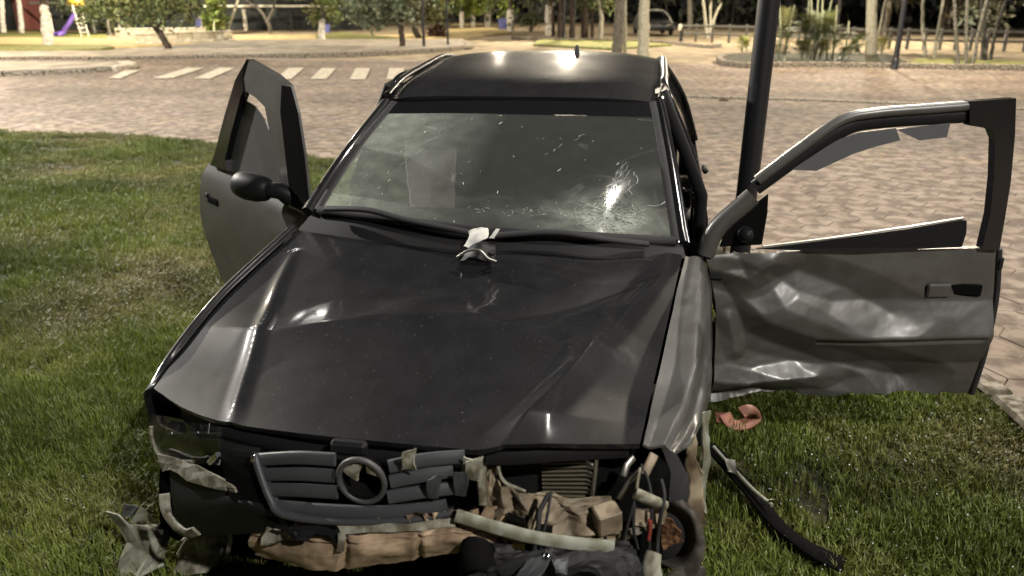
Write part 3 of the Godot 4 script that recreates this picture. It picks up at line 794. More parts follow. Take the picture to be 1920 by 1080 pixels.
	tree("pale_forked_tree", "pale tree forked into three limbs in front of the woods right of the white car", "", Vector3(3.03, 0, -41.483), [[[Vector3(2.951, 0, -41.469), Vector3(2.892, 0.505, -41.623), Vector3(2.774, 1.135, -41.834), Vector3(2.623, 2.269, -42.223)], 0.11, 0.06, M.pale_bark], [[Vector3(3.162, 0, -41.506), Vector3(3.206, 0.555, -41.697), Vector3(3.309, 1.009, -41.882), Vector3(3.56, 1.639, -42.157)], 0.11, 0.05, M.pale_bark], [[Vector3(3.083, 0, -41.492), Vector3(3.095, 0.631, -41.705), Vector3(3.059, 1.21, -41.912), Vector3(3.061, 2.017, -42.208)], 0.08, 0.05, M.pale_bark]], [[Vector3(3.041, 2.772, -42.482), Vector3(1.8, 1.0, 1.5), 50]], murk, 0.26)
	# --- slim trunks on the right
	var G8 := "slim bare trunks on the right verge"
	tree("slim_tree", "slim pale upright trunk, left of the lit pair right of the concrete post", G8, Vector3(9.011, 0, -26.763), [[[Vector3(9.011, 0, -26.763), Vector3(8.927, 0.481, -26.913), Vector3(8.842, 1.041, -27.103), Vector3(8.814, 1.761, -27.362), Vector3(8.77, 2.721, -27.707)], 0.06, 0.045, M.pale_bark]], [[Vector3(8.7, 3.841, -28.106), Vector3(1.2, 0.9, 1.2), 24]], murk, 0.24)
	tree("slim_tree", "slim pale trunk leaning right, right one of the lit pair", G8, Vector3(9.279, 0, -26.81), [[[Vector3(9.279, 0, -26.81), Vector3(9.296, 0.481, -26.978), Vector3(9.378, 1.041, -27.197), Vector3(9.45, 1.761, -27.474), Vector3(9.541, 2.721, -27.843)], 0.055, 0.04, M.pale_bark]], [[Vector3(9.505, 3.841, -28.247), Vector3(1.2, 0.9, 1.2), 24]], murk, 0.24)
	tree("slim_tree", "slim dark trunk nearest the kerb, left of the clump on the far right", G8, Vector3(8.713, 0, -22.84), [[[Vector3(8.713, 0, -22.84), Vector3(8.717, 0.513, -23.217), Vector3(8.62, 1.136, -23.429), Vector3(8.566, 1.76, -23.648), Vector3(8.514, 2.591, -23.944)], 0.05, 0.04, M.grey_bark]], [[Vector3(8.436, 3.839, -24.388), Vector3(1.2, 0.9, 1.2), 24]], murk, 0.24)
	tree("slim_tree", "slim straight grey trunk, second in the clump on the far right", G8, Vector3(8.915, 0, -22.875), [[[Vector3(8.915, 0, -22.875), Vector3(8.963, 0.513, -23.26), Vector3(8.924, 1.136, -23.482), Vector3(8.914, 1.76, -23.709), Vector3(8.891, 2.591, -24.01)], 0.05, 0.04, M.grey_bark]], [[Vector3(8.813, 3.839, -24.454), Vector3(1.2, 0.9, 1.2), 24]], murk, 0.24)
	tree("slim_tree", "slim grey trunk leaning far to the right from the kerb", G8, Vector3(9.088, 0, -22.906), [[[Vector3(9.088, 0, -22.906), Vector3(9.225, 0.513, -23.306), Vector3(9.302, 1.136, -23.548), Vector3(9.437, 1.76, -23.801), Vector3(9.617, 2.591, -24.138)], 0.05, 0.04, M.grey_bark]], [[Vector3(9.568, 3.839, -24.587), Vector3(1.2, 0.9, 1.2), 24]], murk, 0.24)
	tree("slim_tree", "pair of joined grey stems in the clump on the far right", G8, Vector3(10.228, 0, -25.329), [[[Vector3(10.181, 0, -25.321), Vector3(10.208, 0.551, -25.652), Vector3(10.17, 1.156, -25.867), Vector3(10.101, 1.76, -26.077), Vector3(10.028, 2.667, -26.397)], 0.055, 0.045, M.grey_bark], [[Vector3(10.291, 0, -25.34), Vector3(10.287, 0.551, -25.666), Vector3(10.218, 1.156, -25.876), Vector3(10.306, 1.76, -26.113), Vector3(10.408, 2.667, -26.464)], 0.05, 0.04, M.grey_bark]], [[Vector3(10.101, 4.028, -26.909), Vector3(1.3, 0.9, 1.2), 26]], murk, 0.24)
	tree("slim_tree", "slim trunk bending right, rightmost of the clump on the far right", G8, Vector3(10.501, 0, -25.6), [[[Vector3(10.501, 0, -25.6), Vector3(10.544, 0.394, -25.762), Vector3(10.622, 0.925, -25.97), Vector3(10.806, 1.533, -26.225), Vector3(10.98, 2.064, -26.451)], 0.055, 0.04, M.grey_bark]], [[Vector3(11.07, 3.726, -26.969), Vector3(1.2, 0.9, 1.2), 24]], murk, 0.24)
	tree("slim_tree", "thin pale trunk leaning right just behind the concrete post", G8, Vector3(8.824, 0, -32.122), [[[Vector3(8.824, 0, -32.122), Vector3(8.769, 0.723, -31.94), Vector3(8.852, 1.29, -32.162), Vector3(8.949, 1.951, -32.422), Vector3(9.128, 2.896, -32.8)], 0.05, 0.04, M.pale_bark]], [[Vector3(9.156, 4.03, -33.221), Vector3(1.3, 0.9, 1.2), 24]], murk, 0.24)
	# --- planting bed: cane palm clump and small plants
	palm_clump("cane_palm", "clump of cane palms with many thin stems in the planting bed", Vector3(4.96, 0, -23.548), [[Vector3(4.069, 0.123, -23.553), Vector3(4.037, 0.883, -23.826), Vector3(3.949, 2.052, -24.24)], [Vector3(4.192, 0.123, -23.575), Vector3(4.308, 0.708, -23.81), Vector3(4.389, 1.614, -24.156)], [Vector3(4.674, 0.006, -23.616), Vector3(4.812, 0.737, -23.909), Vector3(4.809, 1.76, -24.284)], [Vector3(4.798, -0.023, -23.628), Vector3(4.925, 0.883, -23.982), Vector3(4.891, 1.906, -24.352)], [Vector3(4.92, -0.023, -23.649), Vector3(5.047, 0.883, -24.004), Vector3(5.045, 1.906, -24.379)], [Vector3(5.073, -0.023, -23.676), Vector3(5.17, 0.883, -24.025), Vector3(5.167, 1.906, -24.4)], [Vector3(5.195, -0.008, -23.703), Vector3(5.301, 0.737, -23.995), Vector3(5.421, 1.76, -24.391)], [Vector3(5.469, 0.006, -23.756), Vector3(5.398, 0.664, -23.985), Vector3(5.256, 1.468, -24.255)], [Vector3(5.591, 0.021, -23.783), Vector3(5.638, 0.737, -24.054), Vector3(5.675, 1.614, -24.382)], [Vector3(5.789, 0.036, -23.823), Vector3(5.927, 0.518, -24.024), Vector3(6.039, 1.176, -24.285)]], 120, 0.9, Color(0.09, 0.11, 0.03))
	palm_clump("small_palm", "small yellow green palm left of the dark metal pole", Vector3(3.829, 0, -31.244), [[Vector3(3.547, 0.146, -29.191), Vector3(3.536, 0.325, -29.255), Vector3(3.511, 0.433, -29.29)], [Vector3(3.698, 0.146, -29.218), Vector3(3.708, 0.289, -29.272), Vector3(3.72, 0.397, -29.314)]], 40, 0.42, Color(0.26, 0.3, 0.05))
	palm_clump("small_palm", "small yellow palm right of the pale concrete post", Vector3(8.759, 0, -31.069), [[Vector3(8.319, 0.121, -29.481), Vector3(8.287, 0.35, -29.559), Vector3(8.239, 0.527, -29.616)], [Vector3(8.412, 0.121, -29.497), Vector3(8.416, 0.35, -29.582), Vector3(8.425, 0.492, -29.636)]], 40, 0.42, Color(0.27, 0.28, 0.05))
	palm_clump("small_palm", "small dull palm left of the pale concrete post", Vector3(7.224, 0, -28.038), [[Vector3(7.068, 0.048, -27.507), Vector3(7.05, 0.347, -27.614), Vector3(7.001, 0.564, -27.684)], [Vector3(7.173, 0.048, -27.525), Vector3(7.119, 0.347, -27.626), Vector3(7.143, 0.53, -27.697)]], 36, 0.45, Color(0.15, 0.15, 0.05))
	# --- posts, fence, walls and other things
	var o := thing("concrete_post", "thick pale concrete post beside the cane palms", "post", Vector3(7.407, 0, -26.991))
	var h: Vector3 = Vector3(7.317, 2.744, -28.108) - Vector3(7.407, 0, -26.991)
	var st := start()
	sweep(st, [Vector3.ZERO, h * 0.5, h * 1.6], bar_section(0.34, 0.3), Vector3(0, 0, 1), [1.0, 0.9, 0.8])
	part("shaft", done(st), M.pale_bark, o)
	part("cap", boxy(Vector3(0.36, 0.08, 0.32), 0.02, h * 1.6), M.kerb_concrete, o)
	o = thing("rail_fence", "low two rail wooden fence in front of the dark woods", "fence", Vector3(1.555, 0, -37.794))
	var run := [Vector3(1.555, 0, -37.794), Vector3(6.041, 0, -35.21), Vector3(10.081, 0, -32.889), Vector3(13.518, 0, -31.905), Vector3(18.058, 0, -30.512)]
	var spots := curve(run, 26)
	for p in spots: part("fence_post", boxy(Vector3(0.11, 0.78, 0.11), 0.015), M.fence_wood, o, p - o.position + Vector3(0, 0.36, 0))
	for y in [0.32, 0.66]:
		var path := []
		for p in spots: path.append(p - o.position + Vector3(0, y, 0.08))
		part("fence_rail", done(bar(path, 0.045, 0.09, Vector3.UP)), M.fence_wood, o)
	o = thing("planter_wall", "low white wall behind the leaning tree", "wall", Vector3(-25.469, 0, -35.269))
	wall_run(o, Vector3(-25.521, 0, -35.26), Vector3(-21.812, 0, -37.119), 0.42)
	o = thing("planter_wall", "nearer low cream wall right of the leaning trunk", "wall", Vector3(-20.88, 0, -30.045))
	wall_run(o, Vector3(-20.88, 0, -30.045), Vector3(-18.884, 0, -34.203), 0.4)
	build_hall()
	o = thing("slide", "purple playground slide curving down towards the whitewashed trunk", "slide", Vector3(-29.158, 0, -36.458))
	var path := curve([Vector3(-29.149, 1.09, -37.505), Vector3(-29.299, 0.883, -37.402), Vector3(-29.545, 0.467, -37.207), Vector3(-29.77, 0.156, -37.053), Vector3(-29.964, 0.009, -36.749)], 14)
	for i in path.size(): path[i] -= o.position
	st = start()
	sweep(st, path, [Vector2(-0.28, 0.16), Vector2(-0.25, 0.0), Vector2(0.25, 0.0), Vector2(0.28, 0.16), Vector2(0.31, 0.16), Vector2(0.29, -0.04), Vector2(-0.29, -0.04), Vector2(-0.31, 0.16)], Vector3.UP)
	part("chute", done(st), M.purple_plastic, o)
	for dz in [-0.28, 0.28]:
		part("ladder_rail", done(tube([Vector3(-29.149, 1.09, -37.505) - o.position + Vector3(0.05, 0.4, dz), Vector3(1.05, 0, dz)], 0.03)), M.wall_white, o)
	for k in 4: part("rung", done(tube([Vector3(0.97 - 0.05 * k, 0.22 + 0.22 * k, -0.28), Vector3(0.97 - 0.05 * k, 0.22 + 0.22 * k, 0.28)], 0.02)), M.wall_white, o)
	part("canopy", done(lathe([Vector2(0, 0.32), Vector2(0.2, 0.27), Vector2(0.36, 0.12), Vector2(0.42, -0.1), Vector2(0.38, -0.12), Vector2(0, 0.1)], Vector3(-29.263, 1.609, -37.675) - o.position, Vector3.UP, 14)), M.yellow_plastic, o)
	# whitewashed trunks on the left edge
	tree("painted_tree", "thick whitewashed trunk in front of the playground slide", "", Vector3(-24.572, 0, -29.397), [[[Vector3(-24.572, 0, -29.397), Vector3(-24.776, 0.816, -29.752), Vector3(-24.886, 1.531, -29.995)], 0.22, 0.17, M.whitewash, "painted_trunk"], [[Vector3(-24.884, 1.489, -29.98), Vector3(-24.923, 1.763, -30.073), Vector3(-25.09, 3.025, -30.507)], 0.17, 0.13, M.dark_bark]], [[Vector3(-25.174, 3.656, -30.724), Vector3(1.8, 1.0, 1.6), 50]], olive, 0.24)
	tree("painted_tree", "whitewashed trunk against the red wall, second from the left edge", "", Vector3(-35.055, 0, -40.405), [[[Vector3(-35.055, 0, -40.405), Vector3(-35.82, 0.897, -41.444), Vector3(-36.044, 2.056, -41.83), Vector3(-36.208, 3.215, -42.226)], 0.16, 0.12, M.whitewash, "painted_trunk"]], [[Vector3(-36.244, 3.795, -42.433), Vector3(1.8, 1.0, 1.6), 50]], olive, 0.26)
	tree("painted_tree", "whitewashed trunk at the left edge of the red wall", "", Vector3(-36.099, 0, -40.221), [[[Vector3(-36.099, 0, -40.221), Vector3(-36.038, 0.916, -40.333), Vector3(-36.169, 2.049, -40.726), Vector3(-36.299, 3.183, -41.119)], 0.16, 0.12, M.whitewash, "painted_trunk"]], [[Vector3(-36.334, 3.75, -41.321), Vector3(1.8, 1.0, 1.6), 50]], olive, 0.26)
	sign_board("blue_sign", "small blue and white sign on a pale post by the white wall", Vector3(-21.997, 0, -37.086), 0.95, 0.3, 0.42, M.blue_plastic)
	sign_board("white_board", "small pale board just behind the thick whitewashed trunk", Vector3(-30.252, 0, -36.915), 1.0, 0.22, 0.75, M.wall_white)
	bin("waste_bin", "blue waste bin behind the whitewashed light green tree", Vector3(-17.694, 0, -42.675), 0.34, 0.42)
	bin("waste_container", "blue waste container beside the avenue", Vector3(-9.035, 0, -50.246), 0.68, 0.62)
	o = thing("cut_branches", "heap of dry brown cut branches between the two thin posts", "heap", Vector3(-10.681, 0, -40.353))
	crown(o, "dry_leaves", [[Vector3(-10.681, 0, -40.353) + Vector3(0, 0.2, 0), Vector3(0.5, 0.34, 0.45), 46], [Vector3(-10.817, 0, -40.329) + Vector3(0, 0.12, 0), Vector3(0.3, 0.2, 0.3), 18], [Vector3(-10.627, 0, -40.362) + Vector3(0, 0.48, 0), Vector3(0.2, 0.2, 0.2), 10]], Color(0.12, 0.065, 0.035), 0.16)
	for k in 9: part("twig", done(tube([Vector3(rng.randf_range(-0.3, 0.3), 0.0, rng.randf_range(-0.3, 0.3)), Vector3(rng.randf_range(-0.6, 0.6), rng.randf_range(0.3, 0.7), rng.randf_range(-0.5, 0.5))], 0.015)), M.dark_bark, o)
	o = thing("sign_post", "thin dark post with a rough top right of the brown heap", "post", Vector3(-7.594, 0, -30.349))
	part("shaft", done(tube([Vector3.ZERO, Vector3(0, 2.4, 0)], 0.045)), M.pole_paint, o)
	part("sign_panel", boxy(Vector3(0.3, 0.9, 0.05), 0.02), M.dark_metal, o, Vector3(0.0, 2.2, 0.06))
	o = thing("thin_post", "thin dark post right of the brown tree trunk beyond the crossing", "post", Vector3(-8.226, 0, -29.127))
	part("shaft", done(tube([Vector3.ZERO, Vector3(0, 2.5, 0), Vector3(0, 5.0, 0)], 0.06, 0.05, 10)), M.pole_paint, o)
	part("cap", done(lathe([Vector2(0.06, 0), Vector2(0.06, 0.03), Vector2(0, 0.06)], Vector3(0, 5.0, 0), Vector3.UP, 10)), M.pole_paint, o)
	o = thing("bollard", "dark short bollard on the paving right of the white car", "bollard", Vector3(1.569, 0, -36.278))
	part("shaft", done(tube([Vector3.ZERO, Vector3(0, 0.6, 0)], 0.06)), M.pole_paint, o)
	part("head", boxy(Vector3(0.16, 0.26, 0.12), 0.03), M.wall_white, o, Vector3(-0.08, 0.62, 0))
	build_parked_car(Vector3(0.598, 0, -43.002))
	o = thing("stone", "small dark stone lying on the street by the kerb line", "stone", Vector3(1.828, 0, -14.009))
	part("lump", done(lathe([Vector2(0, 0.06), Vector2(0.06, 0.045), Vector2(0.09, 0.0), Vector2(0.06, -0.02)], Vector3.ZERO, Vector3(0.1, 1, 0.1), 9)), M.brown_heap, o)
	# --- two added trees outside the view, crowns shaped to shade the lawn and the door
	tree("added_shade_tree", "added tree left of the lawn, its crown placed to shade the near grass", "", Vector3(-7.9, 0, -1.7), [[[Vector3(-7.9, 0, -1.7), Vector3(-7.8, 1.4, -1.8), Vector3(-7.6, 2.9, -2.0)], 0.1, 0.05, M.grey_bark]], [[Vector3(-7.6, 2.9, -2.1), Vector3(0.85, 1.0, 1.2), 110], [Vector3(-7.5, 2.4, -1.2), Vector3(0.7, 0.8, 0.8), 50]], olive, 0.13, 1.3)
	tree("added_shade_tree", "added young tree right of the photographer, its crown placed to shade the driver door", "", Vector3(4.7, 0, 2.1), [[[Vector3(4.7, 0, 2.1), Vector3(4.65, 1.8, 2.05), Vector3(4.5, 3.5, 2.0)], 0.06, 0.025, M.grey_bark]], [[Vector3(4.12, 3.78, 1.8), Vector3(0.22, 0.2, 0.22), 22], [Vector3(4.75, 3.6, 2.1), Vector3(0.45, 0.4, 0.45), 40]], olive, 0.1, 1.2)
	# --- woods behind
	var wood := [[-46, -60], [-37, -58], [-28, -62], [-20, -60], [-25, -70], [-8, -66], [-3, -58], [2, -52], [6, -50], [9, -46], [5, -60], [12, -44], [15, -47], [19, -42], [17, -52], [24, -40], [23, -48], [29, -44], [35, -38], [1, -70]]
	for k in wood.size():
		var w: Array = wood[k]
		plain_tree("woodland_tree", "tree in the dark woods behind the hall and avenue" if w[0] < -4 else "tree in the dark woods behind the rail fence", "dark trees behind the hall and avenue" if w[0] < -4 else "dark trees behind the rail fence", Vector3(w[0] + rng.randf(), -0.03, w[1]), rng.randf_range(2.6, 4.6), rng.randf_range(0.1, 0.2), M.grey_bark if k % 3 else M.dark_bark, [murk, dull, murk][k % 3], rng.randf_range(2.4, 3.4), 0.36, rng.randf_range(-0.5, 0.5))
	var where := []
	var tints := []
	for k in 26000:
		var a := rng.randf_range(-1.0, 1.0)
		var p := Vector3(a * 85.0, pow(rng.randf(), 1.2) * 13.0, -72.0 + 30.0 * pow(maxf(a, 0.0), 1.3) + rng.randf_range(-7, 3))
		where.append(Transform3D(Basis(Vector3(rng.randfn(), rng.randfn(), rng.randfn()).normalized(), rng.randf() * TAU).scaled(Vector3.ONE * rng.randf_range(0.8, 1.7)), p))
		var t := rng.randf_range(0.5, 1.3)
		tints.append(Color(0.13 * t, 0.14 * t, 0.11 * t))
	tag(many("woods", leaf_mesh, M.leaf, where, tints), "dark woods closing the view behind the square", "", "", "stuff")


func wall_run(o: Node3D, a: Vector3, b: Vector3, high: float) -> void:
	var n := 5
	for k in n:
		var p := a.lerp(b, float(k) / n)
		var q := a.lerp(b, float(k + 1) / n)
		part("wall_block", boxy(Vector3(p.distance_to(q) - 0.01, high, 0.22), 0.02), M.wall_white, o, (p + q) * 0.5 - o.position + Vector3(0, high * 0.5, 0)).basis = Basis(Vector3.UP, atan2(-(b - a).z, (b - a).x))
	part("coping", boxy(Vector3(a.distance_to(b) + 0.06, 0.05, 0.3), 0.015), M.wall_white, o, (a + b) * 0.5 - o.position + Vector3(0, high + 0.027, 0)).basis = Basis(Vector3.UP, atan2(-(b - a).z, (b - a).x))


func sign_board(called: String, label: String, at: Vector3, high: float, w: float, h: float, m: Material) -> void:
	var o := thing(called, label, "sign", at)
	part("shaft", done(tube([Vector3.ZERO, Vector3(0, high, 0)], 0.035)), M.wall_white, o)
	part("panel", boxy(Vector3(w, h, 0.03), 0.008), m, o, Vector3(-w * 0.35, high - h * 0.5, 0.06))


func bin(called: String, label: String, at: Vector3, w: float, h: float) -> void:
	var o := thing(called, label, "bin", at)
	var st := start()
	sweep(st, [Vector3(0, 0.06, 0), Vector3(0, h, 0)], bar_section(w, w * 0.8), Vector3(0, 0, 1), [0.86, 1.0])
	part("body", done(st), M.blue_plastic, o)
	part("lid", boxy(Vector3(w * 1.06, 0.06, w * 0.9), 0.02), M.blue_plastic, o, Vector3(0, h + 0.03, 0))
	for s in [-1, 1]: part("wheel", done(lathe([Vector2(0, -0.02), Vector2(0.05, -0.02), Vector2(0.05, 0.02), Vector2(0, 0.02)], Vector3(s * w * 0.36, 0.05, -w * 0.3), Vector3.RIGHT, 10)), M.black_rubber, o)


func palm_clump(called: String, label: String, base: Vector3, stems: Array, fronds: int, size: float, tint: Color) -> void:
	var o := thing(called, label, "palm", base)
	var tips := []
	for s in stems:
		var p := []
		for k in 3: p.append(s[k] + Vector3(0, 0, rng.randf_range(-0.3, 0.3)) - base)
		p[0].y = 0.0
		part("stem", done(tube(curve(p, 8), 0.035, 0.022, 7)), M.green_bark, o)
		tips.append_array([p[1], (p[0] + p[1]) * 0.5])
	var where := []
	var tints := []
	for k in fronds:
		var t: Vector3 = tips[rng.randi() % tips.size()] + Vector3(rng.randf_range(-0.12, 0.12), rng.randf_range(-0.35, 0.1) * size, rng.randf_range(-0.12, 0.12))
		t.y = maxf(t.y, 0.05)
		where.append(Transform3D((Basis(Vector3.UP, rng.randf() * TAU) * Basis(Vector3.RIGHT, rng.randf_range(-0.75, 0.1))).scaled(Vector3.ONE * size * rng.randf_range(0.6, 1.1)), t))
		var f := rng.randf_range(0.6, 1.5)
		tints.append(Color(tint.r * f * rng.randf_range(0.9, 1.3), tint.g * f, tint.b * f))
	tag(many("fronds", frond_mesh, M.leaf, where, tints, o), "", "", "", "stuff")


func build_hall() -> void:
	var o := thing("hall", "long dark low hall with a pale beam along its front behind the trees", "building", Vector3(-26.434, 0, -41.919))
	var a: Vector3 = Vector3(-36.594, 0, -41.773)
	var b: Vector3 = Vector3(-17.17, 0, -45.186)
	var mid := (a + b) * 0.5
	var t := Basis(Vector3.UP, atan2(-(b - a).z, (b - a).x))
	var l := a.distance_to(b)
	var back := t * Vector3(0, 0, -4.0)
	part("wall", boxy(Vector3(l, 3.6, 0.3)), M.wall_dark, o, mid + back - o.position + Vector3(0, 1.8, 0)).basis = t
	for k in 7:
		part("pillar", boxy(Vector3(0.18, 1.25, 0.18), 0.02), M.wall_white if k in [2, 4] else M.wall_dark, o, a.lerp(b, (k + 0.5) / 7.0) + back - o.position + t * Vector3(0, 0.62, 1.4)).basis = t
	part("beam", boxy(Vector3(l * 0.52, 0.13, 0.16), 0.02), M.wall_white, o, a.lerp(b, 0.73) + back - o.position + t * Vector3(0, 1.42, 1.4)).basis = t
	part("beam", boxy(Vector3(l * 0.16, 0.12, 0.16), 0.02), M.fence_wood, o, a.lerp(b, 0.06) + back - o.position + t * Vector3(0, 1.6, 1.4)).basis = t
	part("roof", boxy(Vector3(l + 1.0, 0.25, 6.5), 0.05), M.dark_metal, o, mid + back - o.position + Vector3(0, 3.75, 0) + t * Vector3(0, 0, -1.4)).basis = t
	o = thing("red_house", "small house with a dark red wall behind the two leftmost whitewashed trunks", "building", Vector3(-38.894, 0, -44.044))
	part("wall", boxy(Vector3(2.6, 3.0, 2.5)), M.wall_red, o, Vector3(-0.6, 1.5, -1.3))
	part("roof", boxy(Vector3(3.0, 0.15, 3.0), 0.03), M.dark_metal, o, Vector3(-0.6, 3.08, -1.3))
	part("door", boxy(Vector3(0.7, 1.9, 0.06), 0.01), M.wall_dark, o, Vector3(0.1, 0.95, -0.03))


func build_parked_car(at: Vector3) -> void:
	var o := thing("parked_car", "white parked car seen from the front, half hidden by the pale tall trunk", "car", at)
	o.rotation_degrees.y = 12.0
	var rows := []
	for s in [[0.0, 0.30, 0.62, 0.78], [-0.05, 0.55, 0.68, 0.8], [-0.8, 0.78, 0.74, 0.82], [-1.5, 1.22, 0.55, 0.82], [-2.3, 1.25, 0.55, 0.82], [-3.1, 1.1, 0.58, 0.8], [-3.5, 0.6, 0.62, 0.76]]:
		rows.append([Vector3(-s[3], 0.25, s[0]), Vector3(-s[3], minf(0.7, s[1]), s[0]), Vector3(-s[2], s[1], s[0]), Vector3(0, s[1] + 0.04, s[0]), Vector3(s[2], s[1], s[0]), Vector3(s[3], minf(0.7, s[1]), s[0]), Vector3(s[3], 0.25, s[0])])
	part("body", patch(rows, 24, 24), M.van_white, o)
	part("windscreen", patch([[Vector3(-0.66, 0.82, -0.78), Vector3(0, 0.87, -0.7), Vector3(0.66, 0.82, -0.78)], [Vector3(-0.52, 1.16, -1.38), Vector3(0, 1.22, -1.34), Vector3(0.52, 1.16, -1.38)]], 8, 4, 0.01), M.gloss_black, o)
	part("bumper", boxy(Vector3(1.5, 0.2, 0.16), 0.05), M.black_plastic, o, Vector3(0, 0.34, 0.03))
	part("roof_edge", done(bar(curve([Vector3(-0.66, 0.9, -0.9), Vector3(-0.5, 1.2, -1.4), Vector3(0, 1.27, -1.36), Vector3(0.5, 1.2, -1.4), Vector3(0.7, 0.86, -0.8), Vector3(0.74, 0.5, -0.1)], 24), 0.07, 0.05, Vector3(0, 0.6, 0.8))), M.wall_white, o)
	for s in [-1, 1]:
		part("headlight", boxy(Vector3(0.3, 0.12, 0.08), 0.03), M.chrome, o, Vector3(s * 0.5, 0.56, 0.0))
		for z in [-0.7, -2.8]: part("wheel", done(lathe([Vector2(0, -0.08), Vector2(0.26, -0.08), Vector2(0.28, -0.04), Vector2(0.28, 0.04), Vector2(0.26, 0.08), Vector2(0, 0.08)], Vector3(s * 0.76, 0.28, z), Vector3.RIGHT, 16)), M.black_rubber, o)

# ---------------------------------------------------------------- the wrecked car
var RN := Vector3(0.17, 0, 0.985).normalized()       # outward from the driver's open door
var LN := Vector3(-0.61, 0.07, 0.79).normalized()    # outward from the passenger's open door


func ridge(p: Vector3, line: Array, h: float, w: float) -> float:     # height of a crease over p, in plan
	var best := 9.0
	for i in line.size() - 1:
		var q := Geometry2D.get_closest_point_to_segment(Vector2(p.x, p.z), Vector2(line[i].x, line[i].z), Vector2(line[i + 1].x, line[i + 1].z))
		best = minf(best, q.distance_to(Vector2(p.x, p.z)))
	return h * pow(maxf(0.0, 1.0 - best / w), 1.6)


func crease(u: float, v: float, line: Array, h: float, w: float) -> float:
	var best := 9.0
	for i in line.size() - 1:
		best = minf(best, Geometry2D.get_closest_point_to_segment(Vector2(u, v), line[i], line[i + 1]).distance_to(Vector2(u, v)))
	return h * pow(maxf(0.0, 1.0 - best / w), 1.0)


func build_car() -> void:
	var car := thing("wrecked_car", "wrecked dark grey saloon car with both front doors open and its nose torn off", "car")
	build_hood(car)
	build_front_wings(car)
	build_cabin(car)
	build_rear(car)
	build_interior(car)
	build_driver_door(car)
	build_passenger_door(car)
	build_nose(car)
	for w in [[-0.74, -0.7], [0.66, -0.78], [-0.74, -3.2], [0.74, -3.2]]: wheel(car, Vector3(w[0], 0.3, w[1]))


func wheel(car: Node3D, at: Vector3) -> void:
	var s := signf(at.x)
	var o := part("wheel", done(lathe([Vector2(0.19, -0.085), Vector2(0.26, -0.09), Vector2(0.287, -0.07), Vector2(0.292, 0), Vector2(0.287, 0.07), Vector2(0.26, 0.09), Vector2(0.19, 0.085), Vector2(0.19, -0.085)], Vector3.ZERO, Vector3.RIGHT, 32)), M.black_rubber, car, at)
	part("rim", done(lathe([Vector2(0.19, 0.08 * s), Vector2(0.17, 0.04 * s), Vector2(0.08, 0.06 * s), Vector2(0.05, 0.07 * s), Vector2(0, 0.07 * s)], Vector3.ZERO, Vector3.RIGHT, 24)), M.bare_metal, o)


